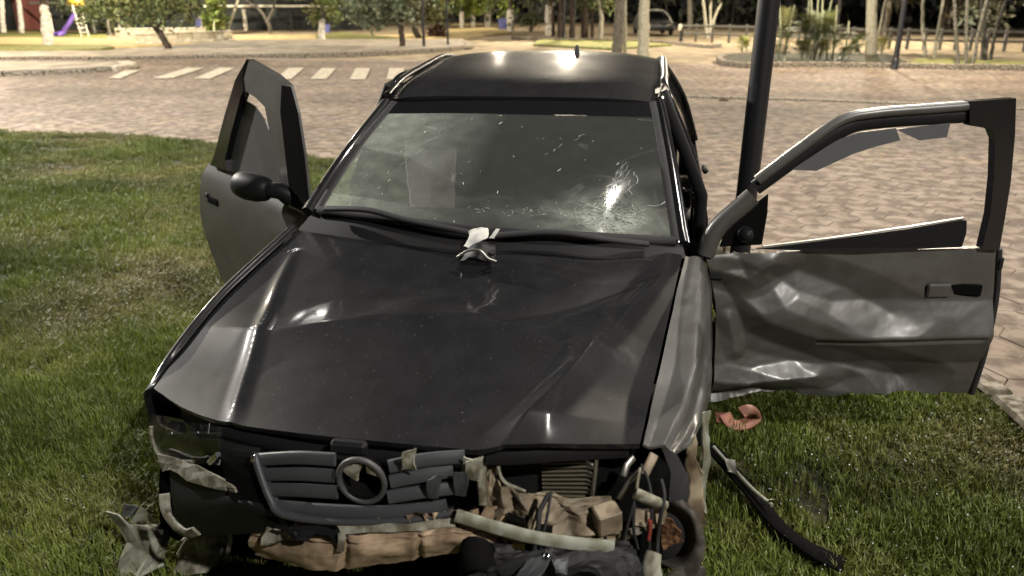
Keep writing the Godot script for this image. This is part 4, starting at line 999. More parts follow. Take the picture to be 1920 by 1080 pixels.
func build_hood(car: Node3D) -> void:
	var F := [Vector3(-0.806, 0.702, -0.34), Vector3(-0.649, 0.706, -0.24), Vector3(-0.478, 0.723, -0.16), Vector3(-0.25, 0.749, -0.1), Vector3(-0.045, 0.766, -0.07), Vector3(0.115, 0.772, -0.06), Vector3(0.261, 0.776, -0.06), Vector3(0.411, 0.779, -0.1), Vector3(0.582, 0.758, -0.18)]
	var B := [Vector3(-0.719, 0.944, -1.2), Vector3(-0.394, 0.947, -1.1), Vector3(-0.047, 0.948, -1.04), Vector3(0.193, 0.95, -1.04), Vector3(0.425, 0.935, -1.08), Vector3(0.695, 0.92, -1.2)]
	var L := [Vector3(-0.806, 0.702, -0.34), Vector3(-0.809, 0.745, -0.5), Vector3(-0.799, 0.827, -0.8), Vector3(-0.719, 0.944, -1.2)]
	var R := [Vector3(0.582, 0.758, -0.18), Vector3(0.606, 0.761, -0.45), Vector3(0.644, 0.823, -0.78), Vector3(0.695, 0.92, -1.2)]
	var left_crease := [Vector3(-0.672, 0.93, -1.029), Vector3(-0.64, 0.9, -0.837), Vector3(-0.564, 0.86, -0.518), Vector3(-0.512, 0.8, -0.321), Vector3(-0.454, 0.745, -0.13)]
	var across := [Vector3(-0.82, 0.8, -0.623), Vector3(-0.534, 0.86, -0.532), Vector3(-0.223, 0.87, -0.596), Vector3(0.098, 0.87, -0.618), Vector3(0.346, 0.86, -0.534), Vector3(0.495, 0.85, -0.523)]
	var right_crest := [Vector3(0.653, 0.93, -1.111), Vector3(0.413, 0.86, -0.458), Vector3(0.273, 0.78, -0.064)]
	var right_fold := [Vector3(0.604, 0.93, -1.021), Vector3(0.365, 0.89, -0.784), Vector3(0.162, 0.87, -0.621)]
	var nu := 170
	var nv := 120
	var g := []
	for j in nv + 1:
		var v := float(j) / nv
		var row := []
		for i in nu + 1:
			var u := float(i) / nu
			var p: Vector3 = cat(F, u) * (1 - v) + cat(B, u) * v + cat(L, v) * (1 - u) + cat(R, v) * u - (F[0] * (1 - u) * (1 - v) + F[-1] * u * (1 - v) + B[0] * (1 - u) * v + B[-1] * u * v)
			var edge := clampf(minf(minf(u, 1 - u) * 8.0, minf(v, 1 - v) * 8.0), 0.0, 1.0)
			var h := 0.02 * sin(PI * u) * sin(PI * v)
			h += ridge(p, left_crease, 0.014, 0.042) * (0.35 + 0.65 * edge)
			h += ridge(p, across, 0.022, 0.16) * edge
			var q: Vector3 = Geometry3D.get_closest_point_to_segment(Vector3(p.x, 0, p.z), right_crest[0] * Vector3(1, 0, 1), right_crest[2] * Vector3(1, 0, 1))
			var off := p.x - q.x
			h += 0.05 * pow(maxf(0.0, 1.0 - absf(off) / (0.34 if off > 0.0 else 0.075)), 1.15 if off > 0.0 else 1.5) * clampf((1 - u) * 6.0, 0.0, 1.0) * clampf(0.35 + v * 5.0, 0.0, 1.0)
			h -= ridge(p, right_fold, 0.016, 0.1) * edge
			h -= 0.032 * exp(-pow((p.x + 0.02) / 0.33, 2) - pow((p.z + 0.9) / 0.16, 2)) * edge
			h += 0.0012 * wob.get_noise_2d(p.x * 9, p.z * 6) * edge
			row.append(p + Vector3(0, h, 0))
		g.append(row)
	var st := start()
	sheet(st, g, 0.014)
	var hood := part("hood", done(st), M.car_paint, car)
	hood.set_meta("label", "buckled dark hood with a long crease on each side")
	# the edge seen from the front: inner frame hanging under it
	for k in 3:
		var a: Array = [[0.1, 0.42], [0.44, 0.62], [0.72, 0.98]][k]
		var p := []
		for i in 9: p.append(cat(F, lerpf(a[0], a[1], i / 8.0)) + Vector3(0, -0.028, -0.03))
		part("hood_frame", done(bar(p, 0.05, 0.016, Vector3(0, 0.3, 1))), M.black_plastic, hood)
	part("latch", boxy(Vector3(0.09, 0.035, 0.03), 0.008, Vector3(-0.103, 0.749, -0.06)), M.black_plastic, hood)


func build_front_wings(car: Node3D) -> void:
	part("front_wing", patch([[Vector3(-0.816, 0.698, -0.34), Vector3(-0.836, 0.676, -0.34), Vector3(-0.84, 0.6, -0.35), Vector3(-0.835, 0.5, -0.36), Vector3(-0.82, 0.4, -0.37)], [Vector3(-0.818, 0.742, -0.5), Vector3(-0.837, 0.75, -0.5), Vector3(-0.85, 0.69, -0.5), Vector3(-0.85, 0.64, -0.52), Vector3(-0.83, 0.6, -0.54)],
		[Vector3(-0.809, 0.825, -0.8), Vector3(-0.831, 0.833, -0.8), Vector3(-0.845, 0.74, -0.8), Vector3(-0.85, 0.66, -0.8), Vector3(-0.83, 0.6, -0.8)], [Vector3(-0.73, 0.941, -1.2), Vector3(-0.757, 0.946, -1.2), Vector3(-0.82, 0.78, -1.2), Vector3(-0.82, 0.5, -1.2), Vector3(-0.8, 0.26, -1.2)]], 28, 34, 0.006), M.car_paint, car)
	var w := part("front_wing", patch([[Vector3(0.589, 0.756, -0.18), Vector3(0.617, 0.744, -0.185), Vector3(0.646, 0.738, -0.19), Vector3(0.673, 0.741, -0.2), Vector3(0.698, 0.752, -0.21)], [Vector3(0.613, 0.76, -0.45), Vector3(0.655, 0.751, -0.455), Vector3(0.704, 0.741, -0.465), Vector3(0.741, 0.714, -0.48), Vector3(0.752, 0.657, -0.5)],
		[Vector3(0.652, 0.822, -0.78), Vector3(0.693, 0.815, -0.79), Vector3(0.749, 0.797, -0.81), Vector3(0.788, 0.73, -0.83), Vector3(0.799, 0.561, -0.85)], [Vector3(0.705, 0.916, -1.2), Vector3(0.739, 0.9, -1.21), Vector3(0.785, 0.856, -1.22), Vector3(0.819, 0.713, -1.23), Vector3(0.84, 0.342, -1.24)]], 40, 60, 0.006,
		func(p: Vector3, u: float, v: float) -> Vector3: return p + Vector3(0.010, 0.018, 0.0) * (crease(u, v, [Vector2(0.35, 0.0), Vector2(0.45, 0.5), Vector2(0.3, 1.0)], 1.0, 0.22) - crease(u, v, [Vector2(0.72, 0.1), Vector2(0.66, 0.55), Vector2(0.8, 0.9)], 0.9, 0.16)) + Vector3(0.004, 0.004, 0) * wob.get_noise_3d(p.x * 16, p.y * 16, p.z * 10)), M.lit_panel_paint, car)
	w.set_meta("label", "crushed grey front wing beside the driver's open door")
	# torn edges of the wing hanging below it
	part("torn_metal", crumple([[Vector3(0.734, 0.429, -0.34), Vector3(0.775, 0.419, -0.36)], [Vector3(0.709, 0.574, -0.33), Vector3(0.751, 0.576, -0.36)], [Vector3(0.691, 0.689, -0.3), Vector3(0.721, 0.71, -0.33)]], 10, 24, 0.012, 5), M.tan_primer, w)
	part("torn_metal", crumple([[Vector3(0.775, 0.363, -0.5), Vector3(0.787, 0.341, -0.52)], [Vector3(0.759, 0.504, -0.5), Vector3(0.781, 0.512, -0.52)], [Vector3(0.75, 0.674, -0.5), Vector3(0.771, 0.666, -0.55)]], 6, 20, 0.01, 6), M.fascia_plastic, w)
	part("wheel_arch_liner", patch([[Vector3(0.639, 0.334, -0.3), Vector3(0.688, 0.345, -0.26), Vector3(0.74, 0.337, -0.24)], [Vector3(0.688, 0.348, -0.3), Vector3(0.721, 0.375, -0.25), Vector3(0.754, 0.371, -0.24)], [Vector3(0.716, 0.398, -0.32), Vector3(0.739, 0.436, -0.26), Vector3(0.765, 0.427, -0.26)], [Vector3(0.697, 0.443, -0.34), Vector3(0.719, 0.498, -0.28), Vector3(0.743, 0.501, -0.28)], [Vector3(0.651, 0.455, -0.36), Vector3(0.672, 0.518, -0.3), Vector3(0.7, 0.534, -0.3)]], 10, 26, 0.006), M.dusty_rubber, w)
	part("torn_metal", crumple([[Vector3(0.659, 0.324, -0.22), Vector3(0.773, 0.308, -0.26)], [Vector3(0.687, 0.361, -0.24), Vector3(0.765, 0.354, -0.28)]], 8, 8, 0.01, 8), M.dusty_rubber, w)
	part("rusty_bracket", crumple([[Vector3(0.659, 0.386, -0.27), Vector3(0.703, 0.417, -0.27)], [Vector3(0.649, 0.436, -0.28), Vector3(0.7, 0.459, -0.27)], [Vector3(0.649, 0.489, -0.28), Vector3(0.678, 0.503, -0.27)]], 10, 12, 0.012, 7), M.rust, w)


func build_cabin(car: Node3D) -> void:
	# scuttle under the windscreen and the wipers lying on it
	var c := part("scuttle", patch([[Vector3(-0.728, 0.938, -1.19), Vector3(-0.391, 0.941, -1.09), Vector3(-0.045, 0.94, -1.03), Vector3(0.195, 0.941, -1.03), Vector3(0.426, 0.927, -1.07), Vector3(0.707, 0.912, -1.19)], [Vector3(-0.68, 0.998, -1.235), Vector3(-0.377, 1.014, -1.15), Vector3(-0.041, 1, -1.1), Vector3(0.258, 1, -1.1), Vector3(0.457, 0.978, -1.13), Vector3(0.694, 0.947, -1.24)]], 30, 6, 0.01), M.black_plastic, car)
	for k in 2:
		var q: Array = [[Vector3(-0.607, 1.019, -1.2), Vector3(-0.423, 1.038, -1.14), Vector3(-0.272, 1.02, -1.1), Vector3(-0.07, 1.002, -1.06), Vector3(0.017, 0.99, -1.05)], [Vector3(0.063, 0.993, -1.05), Vector3(0.261, 1.008, -1.07), Vector3(0.422, 0.988, -1.09), Vector3(0.575, 0.956, -1.16)]][k]
		var path := curve(q, 14)
		for i in path.size(): path[i] += Vector3(0, 0.012, 0.012)
		part("wiper", done(bar(path, 0.022, 0.014, Vector3(0, 0.8, 0.6))), M.black_rubber, c)
	# windscreen
	var lo := [Vector3(-0.653, 1.013, -1.23), Vector3(-0.354, 1.015, -1.14), Vector3(-0.011, 1.006, -1.09), Vector3(0.331, 0.999, -1.1), Vector3(0.668, 0.96, -1.23)]
	var hi := [Vector3(-0.536, 1.34, -1.85), Vector3(-0.235, 1.358, -1.8), Vector3(0.044, 1.365, -1.79), Vector3(0.313, 1.365, -1.8), Vector3(0.561, 1.362, -1.85)]
	var mid := []
	for k in 5: mid.append((lo[k] + hi[k]) * 0.5 + Vector3(0, 0.018, 0.022))
	var rows := [lo, mid, hi]
	var screen := part("windscreen", patch(rows, 40, 30), M.windscreen_glass, car)
	screen.set_meta("label", "cracked windscreen with a crushed corner on the driver's side")
	var g := dense(rows, 80, 60)
	var up := Vector3(0, 0.5, 0.86)
	var on := func(u: float, v: float, off: float) -> Vector3:
		var a := dense_at(g, u, v)
		return a + up * off
	# shade band along the top and black edge all round
	var band := []
	for v in [0.87, 0.92, 0.97, 1.0]:
		var row := []
		for i in 21: row.append(on.call(i / 20.0, v, 0.003))
		band.append(row)
	part("shade_band", patch(band, 30, 6), M.gloss_black, screen)
	var st := start()
	for s in [0.0, 1.0]:
		var p := []
		for j in 13: p.append(on.call(s, j / 12.0, 0.004))
		bar(p, 0.028, 0.008, up, st)
	var bp := []
	for i in 21: bp.append(on.call(i / 20.0, 0.0, 0.004))
	bar(bp, 0.03, 0.01, up, st)
	part("rubber_seal", done(st), M.black_rubber, screen)
	# cracks: fine broken lines lifting off the glass, thickest in the driver's corner
	st = start()
	var crack := func(a: Vector2, b: Vector2, w: float, jag: float, bits: int) -> void:
		var last := a
		for k in bits:
			var t := float(k + 1) / bits
			var q := a.lerp(b, t) + Vector2(rng.randf_range(-jag, jag), rng.randf_range(-jag, jag))
			if rng.randf() < 0.8 and last.x > 0.01 and q.x < 0.99 and q.x > 0.01 and q.y > 0.02 and q.y < 0.86 and last.y > 0.02 and last.y < 0.86:
				var p0: Vector3 = on.call(last.x, last.y, 0.003)
				var p1: Vector3 = on.call(q.x, q.y, 0.003)
				var n := (p1 - p0).cross(up).normalized() * w * rng.randf_range(0.3, 1.0)
				st.set_smooth_group(NOSMOOTH)
				var lift := up * rng.randf_range(0.0, 0.003)
				quad(st, p0 - n, p1 - n, p1 + n + lift, p0 + n + lift)
			last = q
	var heart := Vector2(0.83, 0.14)
	for k in 70:
		var a := TAU * k / 70.0 + rng.randf_range(-0.1, 0.1)
		var l := rng.randf_range(0.03, 0.12)
		crack.call(heart + Vector2(cos(a) * 0.015, sin(a) * 0.025), heart + Vector2(cos(a) * l, sin(a) * l * 1.1), 0.0007, 0.005, 6)
	for k in 6:
		var r := 0.02 + 0.014 * k
		for j in 18: crack.call(heart + Vector2(cos(TAU * j / 18), sin(TAU * j / 18) * 1.2) * r, heart + Vector2(cos(TAU * (j + 1) / 18), sin(TAU * (j + 1) / 18) * 1.2) * r, 0.0006, 0.004, 2)
	for k in 12: crack.call(Vector2(0.775 + rng.randf_range(-0.012, 0.012), 0.1), Vector2(0.885 + rng.randf_range(-0.02, 0.02), 0.47 + rng.randf_range(-0.06, 0.02)), 0.001, 0.006, 16)
	crack.call(Vector2(0.86, 0.12), Vector2(0.9, 0.42), 0.0014, 0.01, 14)
	crack.call(Vector2(0.91, 0.4), Vector2(0.87, 0.1), 0.0012, 0.012, 12)
	crack.call(Vector2(0.86, 0.1), Vector2(0.98, 0.24), 0.0014, 0.01, 10)
	crack.call(Vector2(0.63, 0.52), Vector2(0.75, 0.72), 0.0011, 0.008, 14)
	crack.call(Vector2(0.05, 0.1), Vector2(0.24, 0.75), 0.0007, 0.012, 22)
	crack.call(Vector2(0.12, 0.08), Vector2(0.27, 0.68), 0.0007, 0.014, 22)
	for k in 70: 
		var q := Vector2(rng.randf(), rng.randf() * 0.8)
		crack.call(q, q + Vector2(rng.randf_range(-0.008, 0.008), rng.randf_range(-0.02, 0.02)), 0.0012, 0.002, 1)
	for k in 60:
		var q := Vector2(rng.randf_range(0.45, 0.98), 0.1 + absf(rng.randfn()) * 0.035)
		crack.call(q, q + Vector2(rng.randf_range(-0.012, 0.012), rng.randf_range(-0.02, 0.02)), 0.0009, 0.003, 1)
	var cr := part("cracks", done(st), M.fractured_glass, screen)
	tag(cr, "", "", "", "stuff")
	# powdered glass and dust caught on the pane
	var img := Image.create(512, 384, false, Image.FORMAT_RGBA8)
	var n := FastNoiseLite.new()
	n.seed = 71
	n.frequency = 0.02
	n.fractal_octaves = 5
	var fine := FastNoiseLite.new()
	fine.seed = 72
	fine.frequency = 0.2
	for y in 384:
		for x in 512:
			var u := x / 511.0
			var v := y / 383.0
			var a := 0.4 * clampf(1.2 - u * 2.6, 0.0, 1.0)
			a += 0.07 * exp(-pow((v - 0.12) / 0.1, 2))
			a += 0.03
			var d := (Vector2(u, v) - Vector2(0.83, 0.13)) * Vector2(1.0, 0.9)
			a += 0.6 * exp(-pow(d.length() / 0.08, 2)) + 0.25 * exp(-pow(d.length() / 0.15, 2))
			var streak := absf((u - 0.775) - (v - 0.1) * 0.3)
			if v > 0.08 and v < 0.48: a += 0.3 * exp(-pow(streak / 0.013, 2)) * clampf((0.5 - v) * 4.0, 0, 1)
			a *= clampf(0.9 + (0.35 if d.length() > 0.2 else 0.9) * n.get_noise_2d(x, y), 0.05, 1.6) * (0.9 + 0.35 * fine.get_noise_2d(x, y))
			img.set_pixel(x, y, Color(0.69, 0.71, 0.67, clampf(a, 0.0, 0.8)))
	var dust := mat("glass_dust", Color.WHITE, 0.9)
	dust.albedo_texture = ImageTexture.create_from_image(img)
	dust.transparency = BaseMaterial3D.TRANSPARENCY_ALPHA
	var film := []
	for j in 13:
		var row := []
		for i in 21: row.append(on.call(i / 20.0, j / 12.0 * 0.88, 0.0015))
		film.append(row)
	st = start()
	sheet(st, dense(film, 40, 26), 0.0, true)
	part("glass_powder", done(st), dust, screen)
	# roof and pillars
	var roof := part("roof", patch([[Vector3(-0.56, 1.352, -1.86), Vector3(-0.38, 1.372, -1.83), Vector3(0, 1.38, -1.8), Vector3(0.38, 1.378, -1.82), Vector3(0.57, 1.362, -1.86)], [Vector3(-0.575, 1.40, -2.15), Vector3(-0.39, 1.425, -2.15), Vector3(0, 1.434, -2.15), Vector3(0.39, 1.43, -2.15), Vector3(0.59, 1.405, -2.15)],
		[Vector3(-0.575, 1.437, -2.55), Vector3(-0.39, 1.462, -2.55), Vector3(0, 1.472, -2.55), Vector3(0.39, 1.467, -2.55), Vector3(0.592, 1.44, -2.55)], [Vector3(-0.56, 1.462, -2.92), Vector3(-0.37, 1.486, -2.95), Vector3(0, 1.496, -2.97), Vector3(0.38, 1.49, -2.95), Vector3(0.585, 1.462, -2.92)],
		[Vector3(-0.53, 1.42, -3.16), Vector3(-0.35, 1.44, -3.2), Vector3(0, 1.452, -3.22), Vector3(0.35, 1.445, -3.2), Vector3(0.55, 1.42, -3.16)]], 36, 36, 0.02), M.car_paint, car)
	part("aerial", done(tube([Vector3(0.14, 1.49, -2.93), Vector3(0.14, 1.515, -2.94), Vector3(0.14, 1.522, -2.95)], 0.016, 0.009, 10)), M.black_rubber, roof)
	for s in [-1.0, 1.0]:
		var x := 0.575 if s < 0 else 0.59
		part("roof_rail", done(bar(curve([Vector3(s * x, 1.37, -1.87), Vector3(s * (x + 0.016), 1.412, -2.15), Vector3(s * (x + 0.016), 1.446, -2.55), Vector3(s * (x + 0.008), 1.468, -2.9), Vector3(s * (x - 0.03), 1.43, -3.15)], 20), 0.03, 0.022, Vector3(s * 0.5, 0.8, 0))), M.car_paint, roof)
	part("pillar", done(bar(curve([Vector3(-0.698, 0.994, -1.25), Vector3(-0.639, 1.164, -1.53), Vector3(-0.572, 1.33, -1.87)], 14), 0.045, 0.06, Vector3(-0.6, 0.5, 0.6))), M.car_paint, car)
	part("pillar", done(bar(curve([Vector3(0.695, 0.936, -1.25), Vector3(0.644, 1.144, -1.55), Vector3(0.583, 1.352, -1.87)], 14), 0.05, 0.06, Vector3(0.6, 0.5, 0.6))), M.gloss_black, car)


func dense_at(g: Array, u: float, v: float) -> Vector3:
	var nv := g.size() - 1
	var nu: int = g[0].size() - 1
	var x := clampf(u, 0, 1) * nu
	var y := clampf(v, 0, 1) * nv
	var i := mini(int(x), nu - 1)
	var j := mini(int(y), nv - 1)
	var a: Vector3 = g[j][i].lerp(g[j][i + 1], x - i)
	return a.lerp(g[j + 1][i].lerp(g[j + 1][i + 1], x - i), y - j)


func build_rear(car: Node3D) -> void:
	for s in [-1.0, 1.0]:
		part("centre_pillar", done(bar([Vector3(s * 0.59, 1.40, -2.0), Vector3(s * 0.70, 1.16, -2.02), Vector3(s * 0.795, 0.95, -2.03), Vector3(s * 0.80, 0.6, -2.03), Vector3(s * 0.77, 0.26, -2.02)], 0.12, 0.05, Vector3(s, 0.3, 0))), M.black_plastic, car)
		var door := part("rear_door", patch([[Vector3(s * 0.79, 0.25, -2.09), Vector3(s * 0.8, 0.25, -2.5), Vector3(s * 0.8, 0.27, -2.82)], [Vector3(s * 0.835, 0.55, -2.09), Vector3(s * 0.845, 0.55, -2.5), Vector3(s * 0.845, 0.55, -2.9)], [Vector3(s * 0.84, 0.8, -2.09), Vector3(s * 0.845, 0.82, -2.5), Vector3(s * 0.84, 0.84, -3.0)], [Vector3(s * 0.80, 0.955, -2.09), Vector3(s * 0.805, 0.985, -2.5), Vector3(s * 0.80, 1.01, -3.02)]], 16, 20, 0.03 * s), M.car_paint, car)
		part("rear_window", patch([[Vector3(s * 0.79, 0.955, -2.1), Vector3(s * 0.79, 1.01, -3.0)], [Vector3(s * 0.71, 1.17, -2.09), Vector3(s * 0.71, 1.24, -2.97)], [Vector3(s * 0.605, 1.385, -2.07), Vector3(s * 0.6, 1.42, -2.85)]], 10, 10, 0.006 * s), M.tinted_glass, door)
		part("window_frame", done(bar(curve([Vector3(s * 0.80, 0.96, -2.08), Vector3(s * 0.715, 1.18, -2.08), Vector3(s * 0.612, 1.395, -2.08), Vector3(s * 0.61, 1.425, -2.45), Vector3(s * 0.605, 1.44, -2.85), Vector3(s * 0.72, 1.26, -3.02), Vector3(s * 0.805, 1.02, -3.06)], 30), 0.035, 0.03, Vector3(s, 0.5, 0))), M.car_paint, door)
		part("handle", boxy(Vector3(0.035, 0.03, 0.13), 0.012, Vector3(s * 0.855, 0.9, -2.85)), M.black_plastic, door)
		part("sill", done(bar([Vector3(s * 0.79, 0.24, -1.18), Vector3(s * 0.79, 0.24, -2.0), Vector3(s * 0.79, 0.25, -2.86)], 0.1, 0.12, Vector3.UP)), M.car_paint, car)
		part("quarter_panel", patch([[Vector3(s * 0.80, 0.28, -2.84), Vector3(s * 0.82, 0.63, -3.2), Vector3(s * 0.8, 0.36, -3.55), Vector3(s * 0.74, 0.36, -4.1)], [Vector3(s * 0.845, 0.6, -2.92), Vector3(s * 0.845, 0.68, -3.2), Vector3(s * 0.835, 0.6, -3.55), Vector3(s * 0.76, 0.6, -4.14)], [Vector3(s * 0.84, 0.84, -3.02), Vector3(s * 0.84, 0.86, -3.25), Vector3(s * 0.83, 0.86, -3.6), Vector3(s * 0.75, 0.86, -4.14)], [Vector3(s * 0.805, 1.02, -3.05), Vector3(s * 0.78, 1.03, -3.3), Vector3(s * 0.74, 1.03, -3.65), Vector3(s * 0.69, 1.0, -4.1)]], 20, 18, 0.008 * s), M.car_paint, car)
		part("rear_pillar", patch([[Vector3(s * 0.805, 1.02, -3.04), Vector3(s * 0.74, 1.04, -3.62)], [Vector3(s * 0.72, 1.24, -3.0), Vector3(s * 0.66, 1.25, -3.4)], [Vector3(s * 0.6, 1.45, -2.86), Vector3(s * 0.55, 1.43, -3.17)]], 8, 10, 0.02 * s), M.car_paint, car)
		part("tail_light", boxy(Vector3(0.16, 0.22, 0.05), 0.02, Vector3(s * 0.62, 0.82, -4.14)), M.wire_red, car)
	part("back_window", patch([[Vector3(-0.53, 1.41, -3.17), Vector3(0, 1.44, -3.22), Vector3(0.53, 1.41, -3.17)], [Vector3(-0.72, 1.04, -3.64), Vector3(0, 1.06, -3.72), Vector3(0.72, 1.04, -3.64)]], 14, 8, 0.006), M.tinted_glass, car)
	part("boot_lid", patch([[Vector3(-0.72, 1.03, -3.65), Vector3(0, 1.05, -3.74), Vector3(0.72, 1.03, -3.65)], [Vector3(-0.69, 1.01, -4.1), Vector3(0, 1.03, -4.2), Vector3(0.69, 1.01, -4.1)], [Vector3(-0.74, 0.85, -4.14), Vector3(0, 0.86, -4.25), Vector3(0.74, 0.85, -4.14)], [Vector3(-0.75, 0.6, -4.14), Vector3(0, 0.6, -4.26), Vector3(0.75, 0.6, -4.14)]], 16, 20, 0.02), M.car_paint, car)
	part("rear_bumper", done(bar(curve([Vector3(-0.8, 0.46, -3.7), Vector3(-0.74, 0.46, -4.15), Vector3(0, 0.46, -4.3), Vector3(0.74, 0.46, -4.15), Vector3(0.8, 0.46, -3.7)], 20), 0.05, 0.24, Vector3.UP)), M.black_plastic, car)
	part("floor_pan", boxy(Vector3(1.5, 0.06, 3.4), 0.02, Vector3(0, 0.24, -2.45)), M.cavity, car)


func build_interior(car: Node3D) -> void:
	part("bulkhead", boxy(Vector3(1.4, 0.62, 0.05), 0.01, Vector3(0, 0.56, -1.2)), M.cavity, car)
	part("dashboard", patch([[Vector3(-0.68, 0.95, -1.26), Vector3(0, 0.99, -1.16), Vector3(0.68, 0.95, -1.26)], [Vector3(-0.68, 0.97, -1.48), Vector3(0, 0.99, -1.46), Vector3(0.68, 1.0, -1.5)], [Vector3(-0.68, 0.85, -1.6), Vector3(0, 0.84, -1.6), Vector3(0.68, 0.88, -1.6)], [Vector3(-0.68, 0.5, -1.5), Vector3(0, 0.5, -1.52), Vector3(0.68, 0.5, -1.5)]], 20, 18, 0.02), M.black_plastic, car)
	var hub := Vector3(0.36, 0.92, -1.74)
	var ax := Vector3(0, 0.42, -0.9).normalized()
	var ring := []
	var x := ax.cross(Vector3.RIGHT).normalized()
	for i in 33: ring.append(hub + (Vector3.RIGHT * cos(TAU * i / 32) + x * sin(TAU * i / 32)) * 0.18)
	var wh := part("steering_wheel", done(tube(ring, 0.014, 0.014, 8)), M.black_plastic, car)
	for a in [0.3, PI - 0.3, -PI * 0.5]: part("spoke", done(bar([hub, hub + (Vector3.RIGHT * cos(a) + x * sin(a)) * 0.175], 0.04, 0.015, ax)), M.black_plastic, wh)
	part("airbag", done(lathe([Vector2(0, 0.03), Vector2(0.09, 0.02), Vector2(0.12, -0.02), Vector2(0.1, -0.06)], hub, -ax, 16)), M.black_plastic, wh)
	for s in [-1.0, 1.0]:
		var seat := part("front_seat", patch([[Vector3(s * 0.36 - 0.24, 0.45, -2.42), Vector3(s * 0.36 - 0.14, 0.47, -2.38), Vector3(s * 0.36, 0.46, -2.4), Vector3(s * 0.36 + 0.14, 0.47, -2.38), Vector3(s * 0.36 + 0.24, 0.45, -2.42)], [Vector3(s * 0.36 - 0.24, 0.75, -2.5), Vector3(s * 0.36 - 0.15, 0.75, -2.44), Vector3(s * 0.36, 0.75, -2.48), Vector3(s * 0.36 + 0.15, 0.75, -2.44), Vector3(s * 0.36 + 0.24, 0.75, -2.5)], [Vector3(s * 0.36 - 0.19, 1.06, -2.58), Vector3(s * 0.36 - 0.1, 1.08, -2.54), Vector3(s * 0.36, 1.08, -2.55), Vector3(s * 0.36 + 0.1, 1.08, -2.54), Vector3(s * 0.36 + 0.19, 1.06, -2.58)]], 16, 16, 0.1), M.seat_cloth, car)
		part("cushion", boxy(Vector3(0.48, 0.16, 0.52), 0.06, Vector3(s * 0.36, 0.42, -2.14)), M.seat_cloth, seat)
		part("headrest", boxy(Vector3(0.26, 0.19, 0.1), 0.045, Vector3(s * 0.36, 1.2, -2.6)), M.seat_cloth, seat)
		for d in [-0.06, 0.06]: part("headrest_post", done(tube([Vector3(s * 0.36 + d, 1.05, -2.6), Vector3(s * 0.36 + d, 1.16, -2.6)], 0.007)), M.chrome, seat)
	# slack pale sheet added as the pale shape on the passenger side
	part("pale_cabin_sheet", crumple([[Vector3(-0.44, 0.89, -1.72), Vector3(-0.357, 0.874, -1.76), Vector3(-0.264, 0.903, -1.72)], [Vector3(-0.483, 1.051, -1.82), Vector3(-0.391, 1.039, -1.87), Vector3(-0.276, 1.062, -1.82)], [Vector3(-0.51, 1.212, -1.95), Vector3(-0.404, 1.229, -1.98), Vector3(-0.289, 1.208, -1.95)]], 18, 18, 0.014, 31, 0.012), M.pale_cabin_cloth, car)
	part("rear_seat", boxy(Vector3(1.3, 0.6, 0.16), 0.06, Vector3(0, 0.78, -3.12), Basis(Vector3.RIGHT, -0.25)), M.seat_cloth, car)
	part("rear_bench", boxy(Vector3(1.3, 0.18, 0.5), 0.06, Vector3(0, 0.42, -2.85)), M.seat_cloth, car)
	part("mirror", boxy(Vector3(0.22, 0.065, 0.03), 0.02, Vector3(0.05, 1.29, -1.82)), M.black_plastic, car)


